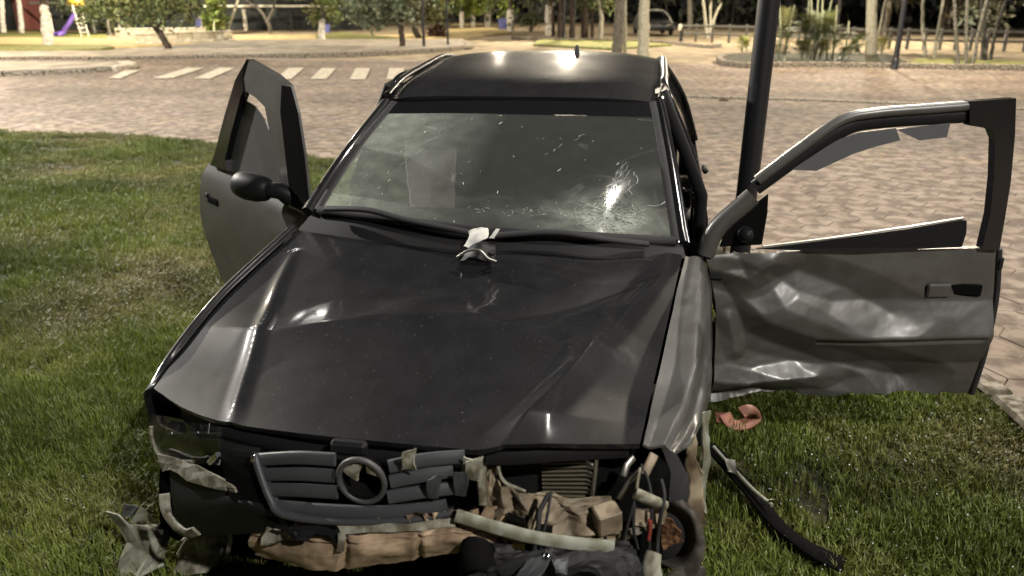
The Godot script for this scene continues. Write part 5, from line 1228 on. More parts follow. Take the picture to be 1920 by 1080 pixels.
func build_driver_door(car: Node3D) -> void:
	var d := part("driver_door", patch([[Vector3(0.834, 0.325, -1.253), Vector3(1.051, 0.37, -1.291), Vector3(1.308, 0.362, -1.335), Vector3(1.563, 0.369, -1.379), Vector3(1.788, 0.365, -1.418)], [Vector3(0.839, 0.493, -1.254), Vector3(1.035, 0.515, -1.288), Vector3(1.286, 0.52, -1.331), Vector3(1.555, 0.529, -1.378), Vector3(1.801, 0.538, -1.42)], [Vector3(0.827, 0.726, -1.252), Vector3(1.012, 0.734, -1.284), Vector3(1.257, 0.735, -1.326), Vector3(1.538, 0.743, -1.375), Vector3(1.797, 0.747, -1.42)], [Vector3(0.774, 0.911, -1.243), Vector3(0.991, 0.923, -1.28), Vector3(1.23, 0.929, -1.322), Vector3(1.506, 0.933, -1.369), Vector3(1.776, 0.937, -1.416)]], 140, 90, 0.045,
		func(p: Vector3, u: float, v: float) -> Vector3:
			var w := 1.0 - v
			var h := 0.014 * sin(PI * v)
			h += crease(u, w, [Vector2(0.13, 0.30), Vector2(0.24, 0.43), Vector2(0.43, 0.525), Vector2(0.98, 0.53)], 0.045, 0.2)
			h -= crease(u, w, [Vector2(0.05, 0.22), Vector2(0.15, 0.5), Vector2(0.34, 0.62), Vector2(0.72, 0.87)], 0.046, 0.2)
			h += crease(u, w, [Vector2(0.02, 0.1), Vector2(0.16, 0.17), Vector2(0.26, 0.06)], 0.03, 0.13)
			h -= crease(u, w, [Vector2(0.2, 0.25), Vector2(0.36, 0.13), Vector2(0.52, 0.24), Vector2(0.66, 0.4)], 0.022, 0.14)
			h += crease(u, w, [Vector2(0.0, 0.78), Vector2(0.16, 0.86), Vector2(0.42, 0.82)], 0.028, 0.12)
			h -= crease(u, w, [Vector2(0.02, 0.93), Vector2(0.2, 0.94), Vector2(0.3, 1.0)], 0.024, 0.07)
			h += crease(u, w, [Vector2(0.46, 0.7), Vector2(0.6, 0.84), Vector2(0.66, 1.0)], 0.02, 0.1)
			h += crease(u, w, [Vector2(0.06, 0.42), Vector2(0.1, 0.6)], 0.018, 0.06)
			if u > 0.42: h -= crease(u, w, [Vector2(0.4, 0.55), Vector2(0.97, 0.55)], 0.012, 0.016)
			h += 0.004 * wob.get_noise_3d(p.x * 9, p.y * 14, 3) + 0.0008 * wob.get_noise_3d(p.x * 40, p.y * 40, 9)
			return p + RN * h + Vector3(0, 0.012 * wob.get_noise_2d(u * 30, 4) * pow(w, 6.0), 0)), M.lit_panel_paint, car)
	d.set_meta("label", "driver's open door, dented grey skin and an empty window")
	part("mirror_mount", done(bar(curve([Vector3(0.774, 0.911, -1.243), Vector3(0.809, 1.008, -1.249), Vector3(0.919, 1.122, -1.268)], 12), 0.062, 0.045, RN)), M.lit_panel_paint, d)
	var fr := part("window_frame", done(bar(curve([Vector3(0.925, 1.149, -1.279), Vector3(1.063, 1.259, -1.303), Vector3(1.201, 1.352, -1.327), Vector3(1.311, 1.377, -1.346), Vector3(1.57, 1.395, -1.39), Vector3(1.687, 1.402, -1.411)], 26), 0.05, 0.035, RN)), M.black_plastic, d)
	part("frame_trim", done(bar(curve([Vector3(0.928, 1.177, -1.27), Vector3(1.058, 1.286, -1.292), Vector3(1.178, 1.377, -1.313), Vector3(1.287, 1.403, -1.331), Vector3(1.458, 1.417, -1.361), Vector3(1.581, 1.426, -1.382)], 24), 0.032, 0.04, RN)), M.lit_panel_paint, fr)
	var st := start()
	slab(st, [Vector3(1.578, 1.443, -1.382), Vector3(1.726, 1.453, -1.407), Vector3(1.747, 1.337, -1.411), Vector3(1.767, 1.174, -1.414), Vector3(1.774, 1.043, -1.416), Vector3(1.778, 0.935, -1.416), Vector3(1.718, 0.939, -1.406), Vector3(1.721, 1.062, -1.406), Vector3(1.708, 1.192, -1.404), Vector3(1.686, 1.319, -1.4), Vector3(1.665, 1.354, -1.397), Vector3(1.593, 1.365, -1.384)], RN, 0.04)
	part("rear_upright", done(st), M.gloss_black, fr)
	st = start()
	slab(st, [Vector3(0.825, 0.936, -1.272), Vector3(0.836, 0.987, -1.274), Vector3(0.882, 1.045, -1.282), Vector3(0.972, 1.124, -1.297), Vector3(0.976, 1.056, -1.298), Vector3(0.969, 0.944, -1.297)], RN, 0.01)
	part("corner_panel", done(st), M.cavity, fr)
	part("mirror_stump", done(lathe([Vector2(0, 0.03), Vector2(0.016, 0.028), Vector2(0.03, 0.0), Vector2(0.03, -0.02)], Vector3(0.908, 0.985, -1.266), RN, 12)), M.black_plastic, fr)
	st = start()
	slab(st, [Vector3(0.949, 0.936, -1.269), Vector3(1.204, 0.973, -1.307), Vector3(1.452, 1.012, -1.346), Vector3(1.626, 1.045, -1.374), Vector3(1.647, 1.042, -1.377), Vector3(1.654, 0.998, -1.379), Vector3(1.65, 0.947, -1.382), Vector3(1.284, 0.926, -1.321)], RN, 0.014)
	part("window_channel", done(st), M.black_plastic, d)
	part("channel_edge", done(bar([Vector3(0.969, 0.947, -1.262), Vector3(1.201, 0.979, -1.296), Vector3(1.448, 1.019, -1.335), Vector3(1.633, 1.052, -1.365)], 0.008, 0.008, RN)), M.bare_metal, d)
	for k in 2:
		st = start()
		slab(st, [[Vector3(1.031, 1.214, -1.287), Vector3(1.127, 1.297, -1.304), Vector3(1.248, 1.34, -1.325), Vector3(1.364, 1.354, -1.345), Vector3(1.385, 1.313, -1.348), Vector3(1.321, 1.297, -1.337), Vector3(1.237, 1.268, -1.323), Vector3(1.121, 1.21, -1.303)], [Vector3(1.365, 1.35, -1.345), Vector3(1.539, 1.372, -1.375), Vector3(1.536, 1.324, -1.374), Vector3(1.448, 1.313, -1.359), Vector3(1.397, 1.335, -1.35)]][k], RN, 0.004)
		part("glass_shard", done(st), M.smoked_glass, fr)
	var hd := part("handle", boxy(Vector3(0.15, 0.045, 0.012), 0.006, Vector3(1.675, 0.785, -1.39)), M.cavity, d)
	part("handle_flap", boxy(Vector3(0.085, 0.052, 0.016), 0.006, Vector3(1.601, 0.784, -1.369), Basis(Vector3(0, 1, 0), 0.2)), M.lit_panel_paint, hd)
	part("edge_seal", done(bar(curve([Vector3(1.799, 0.926, -1.45), Vector3(1.826, 0.736, -1.455), Vector3(1.828, 0.524, -1.455), Vector3(1.813, 0.352, -1.453)], 12), 0.02, 0.03, RN)), M.black_rubber, d)
	part("lock", boxy(Vector3(0.02, 0.05, 0.04), 0.006, Vector3(1.811, 0.874, -1.452)), M.black_plastic, d)
	for y in [0.45, 0.85]: part("hinge", boxy(Vector3(0.06, 0.07, 0.05), 0.01, Vector3(0.82, y, -1.27)), M.dark_metal, d)


func build_passenger_door(car: Node3D) -> void:
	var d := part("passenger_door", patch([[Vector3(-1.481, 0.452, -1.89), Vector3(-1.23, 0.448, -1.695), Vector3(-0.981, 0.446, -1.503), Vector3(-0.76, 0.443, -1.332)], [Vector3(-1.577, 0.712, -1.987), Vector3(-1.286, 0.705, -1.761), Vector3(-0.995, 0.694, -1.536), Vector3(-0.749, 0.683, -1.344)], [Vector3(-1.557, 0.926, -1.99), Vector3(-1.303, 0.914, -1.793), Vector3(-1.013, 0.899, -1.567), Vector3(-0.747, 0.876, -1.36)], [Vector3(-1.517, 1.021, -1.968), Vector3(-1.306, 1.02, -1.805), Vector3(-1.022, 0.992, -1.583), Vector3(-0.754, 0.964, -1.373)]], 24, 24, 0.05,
		func(p: Vector3, u: float, v: float) -> Vector3: return p + LN * 0.03 * sin(PI * v)), M.lit_panel_paint, car)
	var st := start()
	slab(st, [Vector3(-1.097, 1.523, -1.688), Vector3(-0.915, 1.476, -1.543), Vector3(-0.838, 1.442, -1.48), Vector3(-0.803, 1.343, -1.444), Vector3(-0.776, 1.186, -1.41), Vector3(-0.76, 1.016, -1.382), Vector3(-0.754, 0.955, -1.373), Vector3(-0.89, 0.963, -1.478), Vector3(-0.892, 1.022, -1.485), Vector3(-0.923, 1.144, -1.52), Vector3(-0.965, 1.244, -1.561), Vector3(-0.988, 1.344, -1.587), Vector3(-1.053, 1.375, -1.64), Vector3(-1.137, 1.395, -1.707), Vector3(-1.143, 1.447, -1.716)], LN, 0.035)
	var fr := part("window_frame", done(st), M.lit_panel_paint, d)
	st = start()
	slab(st, [Vector3(-1.093, 1.524, -1.68), Vector3(-1.138, 1.448, -1.708), Vector3(-1.133, 1.396, -1.699), Vector3(-1.161, 1.365, -1.718), Vector3(-1.259, 1.199, -1.779), Vector3(-1.33, 1.069, -1.823), Vector3(-1.319, 1.023, -1.81), Vector3(-1.463, 1.024, -1.921), Vector3(-1.421, 1.078, -1.894), Vector3(-1.301, 1.274, -1.818), Vector3(-1.194, 1.432, -1.749)], LN, 0.035)
	part("rear_upright", done(st), M.gloss_black, fr)
	st = start()
	slab(st, [Vector3(-0.862, 1.442, -1.472), Vector3(-0.818, 1.442, -1.437), Vector3(-0.783, 1.349, -1.402), Vector3(-0.756, 1.194, -1.368), Vector3(-0.74, 1.026, -1.341), Vector3(-0.735, 0.971, -1.331), Vector3(-0.844, 0.976, -1.416), Vector3(-0.862, 1.159, -1.446), Vector3(-0.88, 1.339, -1.476)], LN, 0.012)
	part("front_upright", done(st), M.cavity, fr)
	st = start()
	slab(st, [Vector3(-1.182, 1.352, -1.751), Vector3(-1.099, 1.334, -1.685), Vector3(-1.027, 1.282, -1.625), Vector3(-0.982, 1.21, -1.584), Vector3(-0.956, 1.131, -1.557), Vector3(-0.937, 1.025, -1.533), Vector3(-0.932, 0.968, -1.524), Vector3(-1.348, 1, -1.848), Vector3(-1.357, 1.061, -1.86)], LN, 0.005)
	part("window_glass", done(st), M.smoked_glass, d)
	var c: Vector3 = Vector3(-1.035, 1.035, -1.47)
	var ax := Vector3(-0.86, 0.04, -0.35).normalized()
	var shell := part("door_mirror", done(lathe([Vector2(0.0, 0.105), Vector2(0.03, 0.1), Vector2(0.052, 0.075), Vector2(0.06, 0.03), Vector2(0.058, -0.03), Vector2(0.048, -0.075), Vector2(0.03, -0.098), Vector2(0, -0.1)], c, ax, 20)), M.black_plastic, d)
	part("mirror_arm", done(tube([c - ax * 0.07, Vector3(-0.891, 1.034, -1.422), Vector3(-0.86, 0.999, -1.445)], 0.03, 0.04, 10)), M.black_plastic, shell)
	part("handle", boxy(Vector3(0.13, 0.045, 0.03), 0.012, Vector3(-1.459, 0.858, -1.883), Basis(Vector3.UP, -0.66)), M.cavity, d)
	part("keyhole", done(lathe([Vector2(0, 0.008), Vector2(0.012, 0.007), Vector2(0.014, 0)], Vector3(-1.511, 0.877, -1.913), LN, 10)), M.black_plastic, d)


func build_nose(car: Node3D) -> void:
	# dark engine bay behind the torn front
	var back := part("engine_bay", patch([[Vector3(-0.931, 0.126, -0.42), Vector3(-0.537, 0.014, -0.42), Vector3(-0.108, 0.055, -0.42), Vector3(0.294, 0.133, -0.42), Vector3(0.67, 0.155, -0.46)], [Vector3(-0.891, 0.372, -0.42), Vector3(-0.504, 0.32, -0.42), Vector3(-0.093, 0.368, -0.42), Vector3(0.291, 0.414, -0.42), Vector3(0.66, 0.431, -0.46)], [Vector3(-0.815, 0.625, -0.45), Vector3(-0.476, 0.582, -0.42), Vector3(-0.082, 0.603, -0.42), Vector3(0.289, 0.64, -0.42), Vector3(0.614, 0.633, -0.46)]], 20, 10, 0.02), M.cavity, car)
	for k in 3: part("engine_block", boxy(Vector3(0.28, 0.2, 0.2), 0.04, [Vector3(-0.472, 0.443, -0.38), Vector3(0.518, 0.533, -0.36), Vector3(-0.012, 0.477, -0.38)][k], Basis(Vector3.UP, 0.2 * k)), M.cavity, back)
	var cross := part("lock_panel", done(bar(curve([Vector3(-0.513, 0.675, -0.2), Vector3(-0.332, 0.687, -0.14), Vector3(-0.147, 0.696, -0.11), Vector3(0.022, 0.717, -0.1), Vector3(0.179, 0.719, -0.11), Vector3(0.278, 0.706, -0.14)], 20), 0.05, 0.05, Vector3(0, 1, 0.2))), M.black_plastic, car)
	part("lock_catch", boxy(Vector3(0.07, 0.05, 0.05), 0.01, Vector3(-0.112, 0.73, -0.08)), M.dark_metal, cross)
	# left headlamp
	var lampb := part("headlight", patch([[Vector3(-0.811, 0.489, -0.33), Vector3(-0.688, 0.517, -0.27), Vector3(-0.541, 0.563, -0.2)], [Vector3(-0.858, 0.522, -0.38), Vector3(-0.719, 0.552, -0.33), Vector3(-0.563, 0.589, -0.27)], [Vector3(-0.857, 0.594, -0.38), Vector3(-0.689, 0.632, -0.3), Vector3(-0.525, 0.669, -0.22)]], 14, 12, 0.01), M.gloss_black, car)
	part("lens", patch([[Vector3(-0.788, 0.515, -0.29), Vector3(-0.639, 0.559, -0.2), Vector3(-0.508, 0.604, -0.14)], [Vector3(-0.817, 0.571, -0.31), Vector3(-0.628, 0.649, -0.19), Vector3(-0.476, 0.69, -0.12)], [Vector3(-0.817, 0.623, -0.33), Vector3(-0.647, 0.665, -0.24), Vector3(-0.493, 0.706, -0.16)]], 16, 14), M.lens_glass, lampb)
	for q in [Vector3(-0.717, 0.603, -0.29), Vector3(-0.606, 0.643, -0.24)]: part("reflector", done(lathe([Vector2(0.03, 0.004), Vector2(0.022, -0.014), Vector2(0.01, -0.02), Vector2(0.007, -0.008), Vector2(0, -0.004)], q, Vector3(-0.15, 0.1, 1), 16)), M.gloss_black, lampb)
	for q in [[Vector3(-0.696, 0.634, -0.27), Vector3(-0.698, 0.612, -0.26)], [Vector3(-0.592, 0.674, -0.22), Vector3(-0.583, 0.662, -0.21)], [Vector3(-0.554, 0.693, -0.2), Vector3(-0.549, 0.67, -0.18)]]: part("glint_strip", done(bar(q, 0.006, 0.004, Vector3(0, 0, 1))), M.chrome, lampb)
	part("bulb_holder", done(tube([Vector3(-0.518, 0.621, -0.13), Vector3(-0.483, 0.657, -0.1), Vector3(-0.47, 0.671, -0.09)], 0.011, 0.007, 8)), M.chrome, lampb)
	part("lamp_rim", done(tube(curve([Vector3(-0.813, 0.593, -0.31), Vector3(-0.808, 0.546, -0.3), Vector3(-0.777, 0.519, -0.28), Vector3(-0.693, 0.541, -0.23), Vector3(-0.613, 0.572, -0.19)], 16), 0.006, 0.006, 8)), M.pale_plastic, lampb)
	# what is left of the bumper on that side
	faceted = true
	var bl := part("bumper_remnant", patch([[Vector3(-0.701, 0.347, -0.2), Vector3(-0.538, 0.397, -0.12), Vector3(-0.39, 0.464, -0.06), Vector3(-0.256, 0.527, -0.02)], [Vector3(-0.704, 0.436, -0.2), Vector3(-0.527, 0.501, -0.1), Vector3(-0.398, 0.558, -0.04), Vector3(-0.275, 0.571, -0.01)], [Vector3(-0.71, 0.518, -0.22), Vector3(-0.53, 0.561, -0.12), Vector3(-0.421, 0.573, -0.06), Vector3(-0.315, 0.592, -0.04)]], 18, 14, 0.02), M.black_plastic, car)
	part("torn_strip", crumple([[Vector3(-0.756, 0.493, -0.24), Vector3(-0.662, 0.542, -0.18), Vector3(-0.545, 0.554, -0.11), Vector3(-0.405, 0.585, -0.05)], [Vector3(-0.768, 0.54, -0.25), Vector3(-0.632, 0.582, -0.18), Vector3(-0.516, 0.6, -0.11), Vector3(-0.412, 0.6, -0.05)]], 8, 2, 0.006, 12, 0.006), M.pale_plastic, bl)
	part("torn_edge", done(bar(curve([Vector3(-0.717, 0.457, -0.19), Vector3(-0.705, 0.416, -0.17), Vector3(-0.656, 0.404, -0.13), Vector3(-0.602, 0.407, -0.1), Vector3(-0.559, 0.434, -0.08)], 14), 0.03, 0.008, Vector3(0.3, 0.1, 1))), M.pale_plastic, bl)
	part("black_side", patch([[Vector3(-0.43, 0.571, -0.05), Vector3(-0.285, 0.538, -0.01)], [Vector3(-0.484, 0.654, -0.12), Vector3(-0.342, 0.691, -0.06)], [Vector3(-0.538, 0.666, -0.2), Vector3(-0.362, 0.677, -0.14)]], 10, 12, 0.02), M.cavity, bl)
	part("clip", done(tube([Vector3(-0.345, 0.712, -0.05), Vector3(-0.344, 0.706, -0.04), Vector3(-0.347, 0.696, -0.04)], 0.006)), M.chrome, bl)
	faceted = false
	# grille: bars, ring of the missing badge
	var gr := part("grille", done(bar(curve([Vector3(-0.348, 0.705, -0.06), Vector3(-0.326, 0.659, -0.04), Vector3(-0.297, 0.607, -0.02), Vector3(-0.255, 0.582, 0), Vector3(-0.108, 0.588, 0.01), Vector3(0.051, 0.612, 0.01), Vector3(0.162, 0.633, -0.01)], 26), 0.016, 0.03, Vector3(0, 0.2, 1))), M.grey_plastic, car)
	for q in [[Vector3(-0.341, 0.691, -0.055), Vector3(-0.221, 0.725, -0.03), Vector3(-0.124, 0.736, -0.02)], [Vector3(-0.323, 0.66, -0.04), Vector3(-0.22, 0.686, -0.02), Vector3(-0.126, 0.697, -0.01)], [Vector3(-0.307, 0.626, -0.03), Vector3(-0.206, 0.648, -0.01), Vector3(-0.117, 0.66, 0)], [Vector3(-0.28, 0.59, -0.015), Vector3(-0.137, 0.606, 0), Vector3(0.018, 0.625, 0.005), Vector3(0.147, 0.648, -0.01)],
			[Vector3(0.009, 0.732, -0.02), Vector3(0.097, 0.754, -0.03), Vector3(0.183, 0.759, -0.05)], [Vector3(0.013, 0.698, -0.01), Vector3(0.086, 0.716, -0.02), Vector3(0.157, 0.725, -0.04)], [Vector3(0.009, 0.662, 0), Vector3(0.087, 0.679, -0.01), Vector3(0.161, 0.685, -0.03)]]:
		part("slat", done(bar(curve(q, 8), 0.032, 0.012, Vector3(0, 0.35, 1))), M.grey_plastic, gr)
	var ring := []
	var rc: Vector3 = Vector3(-0.052, 0.702, 0.005)
	for i in 37: ring.append(rc + Vector3(cos(TAU * i / 36) * 0.055, sin(TAU * i / 36) * 0.06, 0.006 * sin(TAU * i / 36)))
	var badge := part("badge_ring", done(tube(ring, 0.0075, 0.0075, 10)), M.dull_ring, gr)
	part("badge_hole", done(lathe([Vector2(0.05, 0.0), Vector2(0.048, -0.03), Vector2(0.0, -0.035)], rc, Vector3(0, 0, 1), 24)), M.cavity, badge)
	part("badge_scrap", crumple([[rc + Vector3(-0.028, 0.012, 0.004), rc + Vector3(-0.004, 0.004, 0.008), rc + Vector3(0.0, 0.03, 0.006)], [rc + Vector3(-0.046, 0.03, 0.004), rc + Vector3(-0.02, 0.045, 0.008), rc + Vector3(0.012, 0.052, 0.004)]], 8, 6, 0.004, 22, 0.003), M.pale_plastic, badge)
	part("badge_scrap", crumple([[rc + Vector3(0.018, 0.028, 0.004), rc + Vector3(0.046, 0.02, 0.004)], [rc + Vector3(0.016, 0.052, 0.006), rc + Vector3(0.05, 0.045, 0.004)]], 6, 6, 0.004, 23, 0.003), M.pale_plastic, badge)
	for k in 5:
		var q: Vector3 = [Vector3(0.198, 0.751, -0.03), Vector3(0.181, 0.715, -0.02), Vector3(0.209, 0.746, -0.01), Vector3(0.122, 0.711, 0.01), Vector3(0.068, 0.761, 0)][k]
		part("broken_piece", crumple([[q + Vector3(-0.02, -0.03, 0), q + Vector3(0.012, -0.024, 0.01)], [q + Vector3(-0.014, 0.02, 0.008), q + Vector3(0.018, 0.03, 0)]], 5, 5, 0.012, 60 + k, 0.003), M.grey_plastic if k % 2 else M.pale_plastic, gr)
	# bumper beam: pale cover strip over dusty foam
	var beam := part("bumper_beam", patch([[Vector3(-0.386, 0.398, -0.06), Vector3(-0.17, 0.446, 0.02), Vector3(0.003, 0.502, 0.04), Vector3(0.167, 0.537, 0.02), Vector3(0.326, 0.519, -0.05)], [Vector3(-0.4, 0.438, -0.06), Vector3(-0.155, 0.516, 0.04), Vector3(0.013, 0.562, 0.06), Vector3(0.174, 0.594, 0.04), Vector3(0.328, 0.548, -0.04)], [Vector3(-0.385, 0.47, -0.08), Vector3(-0.166, 0.542, 0.01), Vector3(0.004, 0.585, 0.03), Vector3(0.167, 0.611, 0.01), Vector3(0.325, 0.557, -0.06)]], 90, 24, 0.05,
		func(p: Vector3, u: float, v: float) -> Vector3: return p + Vector3(0, 0.005 * wob.get_noise_2d(u * 30, 3.0) * v, 0.012 * wob.get_noise_2d(u * 16, v * 4) - 0.016 * (crease(u, v, [Vector2(0.34, 0), Vector2(0.345, 1)], 1.0, 0.02) + crease(u, v, [Vector2(0.63, 0), Vector2(0.62, 1)], 1.0, 0.016) + crease(u, v, [Vector2(0.0, 0.62), Vector2(0.5, 0.7), Vector2(1.0, 0.55)], 0.8, 0.08) + crease(u, v, [Vector2(0.8, 0.1), Vector2(0.86, 0.95)], 1.0, 0.03)))), M.bumper_foam, car)
	part("cover_strip", crumple([[Vector3(-0.102, 0.565, 0.03), Vector3(0.034, 0.594, 0.04), Vector3(0.172, 0.62, 0.02)], [Vector3(-0.118, 0.583, 0.02), Vector3(0.032, 0.61, 0.03), Vector3(0.17, 0.639, 0.01)]], 8, 2, 0.006, 14, 0.008), M.pale_plastic, beam)
	part("torn_edge", crumple([[Vector3(-0.333, 0.469, -0.02), Vector3(-0.271, 0.496, 0)], [Vector3(-0.324, 0.512, -0.04), Vector3(-0.225, 0.536, 0)]], 8, 6, 0.01, 15, 0.006), M.pale_plastic, beam)
	part("torn_edge", crumple([[Vector3(-0.103, 0.538, 0.06), Vector3(-0.085, 0.542, 0.06)], [Vector3(-0.106, 0.583, 0.05), Vector3(-0.087, 0.588, 0.05)]], 4, 6, 0.005, 16, 0.006), M.pale_plastic, beam)
	part("dark_foam", crumple([[Vector3(-0.212, 0.539, 0.03), Vector3(-0.114, 0.543, 0.05)], [Vector3(-0.287, 0.545, 0), Vector3(-0.121, 0.572, 0.03)]], 10, 6, 0.012, 17, 0.01), M.black_plastic, beam)
	# radiator support on the driver's side
	var sup := part("radiator_support", patch([[Vector3(0.207, 0.55, -0.06), Vector3(0.294, 0.552, -0.05), Vector3(0.408, 0.547, -0.06), Vector3(0.551, 0.539, -0.1)], [Vector3(0.213, 0.612, -0.08), Vector3(0.292, 0.614, -0.06), Vector3(0.405, 0.609, -0.07), Vector3(0.541, 0.599, -0.12)], [Vector3(0.227, 0.698, -0.1), Vector3(0.284, 0.67, -0.08), Vector3(0.388, 0.639, -0.1), Vector3(0.525, 0.618, -0.16)]], 70, 40, 0.006,
		func(p: Vector3, u: float, v: float) -> Vector3: return p + Vector3(0.002, 0.004, 0.012) * (wob.get_noise_2d(u * 16, v * 9)) + Vector3(0, 0, 0.022) * (crease(u, v, [Vector2(0.1, 0.1), Vector2(0.28, 0.55), Vector2(0.24, 1.0)], 1.0, 0.1) + crease(u, v, [Vector2(0.45, 0.05), Vector2(0.5, 0.5), Vector2(0.42, 0.95)], 1.0, 0.09) - crease(u, v, [Vector2(0.3, 0.2), Vector2(0.38, 0.75)], 1.0, 0.07) + crease(u, v, [Vector2(0.0, 0.22), Vector2(0.6, 0.16), Vector2(1, 0.2)], 0.8, 0.1)) - Vector3(0, 0, 0.03) * crease(u, v, [Vector2(0.62, 0.9), Vector2(0.72, 0.2)], 1.0, 0.1)), M.tan_primer, car)
	part("support_post", done(bar(curve([Vector3(0.216, 0.744, -0.1), Vector3(0.215, 0.68, -0.08), Vector3(0.22, 0.613, -0.07), Vector3(0.214, 0.573, -0.05)], 10), 0.022, 0.02, Vector3(0, 0, 1))), M.pale_plastic, sup)
	part("support_post", done(bar(curve([Vector3(0.236, 0.728, -0.12), Vector3(0.237, 0.67, -0.1), Vector3(0.234, 0.592, -0.08)], 8), 0.018, 0.02, Vector3(0, 0, 1))), M.tan_primer, sup)
	part("opening_rim", done(tube(curve([Vector3(0.274, 0.746, -0.09), Vector3(0.256, 0.728, -0.09), Vector3(0.257, 0.704, -0.085), Vector3(0.273, 0.679, -0.08), Vector3(0.319, 0.653, -0.09)], 16), 0.005)), M.pale_plastic, sup)
	part("crushed_box", boxy(Vector3(0.06, 0.06, 0.05), 0.004, Vector3(0.515, 0.602, -0.09), Basis(Vector3(0.3, 1, 0.2).normalized(), 0.5)), M.tan_primer, sup)
	part("dark_slot", done(bar([Vector3(0.284, 0.618, -0.035), Vector3(0.328, 0.603, -0.035)], 0.018, 0.02, Vector3(0, 0, 1))), M.cavity, sup)
	part("dark_slot", done(bar([Vector3(0.362, 0.596, -0.035), Vector3(0.392, 0.594, -0.035)], 0.016, 0.02, Vector3(0, 0, 1))), M.cavity, sup)
	part("lower_tube", done(bar(curve([Vector3(0.176, 0.647, 0.02), Vector3(0.238, 0.632, 0.02), Vector3(0.337, 0.612, 0.02), Vector3(0.439, 0.59, 0), Vector3(0.535, 0.569, -0.03)], 8), 0.03, 0.012, Vector3(0, 0.5, 1))), M.fascia_plastic, sup)
	# condenser with its fins and the bends at the end
	var con := part("condenser", boxy(Vector3(0.24, 0.12, 0.02), 0.004, Vector3(0.364, 0.633, -0.19), Basis(Vector3.UP, -0.1)), M.cavity, car)
	for i in 9:
		var t := i / 8.0
		var a: Vector3 = Vector3(0.347, 0.685, -0.17).lerp(Vector3(0.351, 0.594, -0.17), t)
		var b: Vector3 = Vector3(0.454, 0.7, -0.17).lerp(Vector3(0.457, 0.603, -0.17), t)
		part("fin_tube", done(bar([a, b], 0.006, 0.012, Vector3(0, 0, 1))), M.fin_metal, con)
		if i % 2 == 0 and i < 8:
			var e: Vector3 = Vector3(0.454, 0.7, -0.17).lerp(Vector3(0.457, 0.603, -0.17), t + 0.125)
			part("tube_bend", done(tube(curve([b, b + Vector3(0.018, -0.002, 0.008), e + Vector3(0.018, 0.002, 0.008), e], 8), 0.004)), M.bare_metal, con)
	part("header", done(bar([Vector3(0.482, 0.739, -0.16), Vector3(0.479, 0.673, -0.16), Vector3(0.474, 0.612, -0.16)], 0.01, 0.012, Vector3(0, 0, 1))), M.bare_metal, con)
	part("shroud", patch([[Vector3(0.254, 0.594, -0.16), Vector3(0.35, 0.581, -0.18)], [Vector3(0.25, 0.696, -0.15), Vector3(0.349, 0.679, -0.18)]], 8, 8, 0.006), M.black_plastic, con)
	# hanging hoses and wires
	var wires := [[[Vector3(0.382, 0.683, -0.05), Vector3(0.364, 0.653, -0.02), Vector3(0.364, 0.629, 0), Vector3(0.358, 0.577, 0.02)], 0.006, "black_rubber"], [[Vector3(0.386, 0.688, -0.05), Vector3(0.382, 0.646, -0.01), Vector3(0.374, 0.601, 0.01), Vector3(0.371, 0.557, 0.02)], 0.0035, "black_rubber"], [[Vector3(0.589, 0.715, -0.16), Vector3(0.582, 0.682, -0.13), Vector3(0.577, 0.657, -0.1), Vector3(0.565, 0.604, -0.08), Vector3(0.553, 0.534, -0.08)], 0.004, "black_rubber"],
		[[Vector3(0.589, 0.712, -0.16), Vector3(0.609, 0.678, -0.13), Vector3(0.618, 0.626, -0.1), Vector3(0.617, 0.558, -0.09), Vector3(0.618, 0.505, -0.08)], 0.004, "black_rubber"], [[Vector3(0.637, 0.676, -0.16), Vector3(0.645, 0.659, -0.12), Vector3(0.64, 0.628, -0.1), Vector3(0.636, 0.568, -0.1), Vector3(0.636, 0.523, -0.08)], 0.005, "black_rubber"], [[Vector3(0.577, 0.643, -0.1), Vector3(0.578, 0.59, -0.08), Vector3(0.591, 0.532, -0.08)], 0.004, "black_rubber"], [[Vector3(0.585, 0.709, -0.15), Vector3(0.581, 0.696, -0.12), Vector3(0.579, 0.672, -0.1)], 0.004, "pale_plastic"], [[Vector3(0.614, 0.617, -0.08), Vector3(0.616, 0.595, -0.08), Vector3(0.614, 0.562, -0.08)], 0.005, "wire_red"]]
	for w in wires: part("wire", done(tube(curve(w[0], 12), w[1], w[1], 6)), M[w[2]], car)
	faceted = true
	var br := part("bracket", done(bar([Vector3(0.576, 0.673, -0.1), Vector3(0.608, 0.66, -0.1), Vector3(0.646, 0.63, -0.12)], 0.022, 0.03, Vector3(0, 1, 0.3))), M.pale_plastic, car)
	part("bracket_arm", done(bar([Vector3(0.539, 0.627, -0.14), Vector3(0.559, 0.673, -0.14), Vector3(0.585, 0.697, -0.16)], 0.012, 0.012, Vector3(0, 0, 1))), M.bare_metal, br)
	part("bracket_arm", done(bar([Vector3(0.546, 0.691, -0.14), Vector3(0.554, 0.715, -0.15), Vector3(0.568, 0.724, -0.17)], 0.016, 0.01, Vector3(0, 0, 1))), M.bare_metal, br)
	part("bracket_arm", done(bar([Vector3(0.596, 0.693, -0.15), Vector3(0.611, 0.723, -0.17), Vector3(0.616, 0.732, -0.18)], 0.022, 0.012, Vector3(0, 0, 1))), M.tan_primer, br)
	part("bracket_plate", crumple([[Vector3(0.58, 0.584, -0.1), Vector3(0.643, 0.577, -0.12)], [Vector3(0.575, 0.628, -0.11), Vector3(0.648, 0.611, -0.13)]], 8, 6, 0.01, 25, 0.006), M.tan_primer, br)
	part("bracket_plate", crumple([[Vector3(0.546, 0.526, -0.08), Vector3(0.564, 0.566, -0.09)], [Vector3(0.558, 0.578, -0.09), Vector3(0.643, 0.583, -0.11)]], 8, 6, 0.006, 26, 0.006), M.pale_plastic, br)
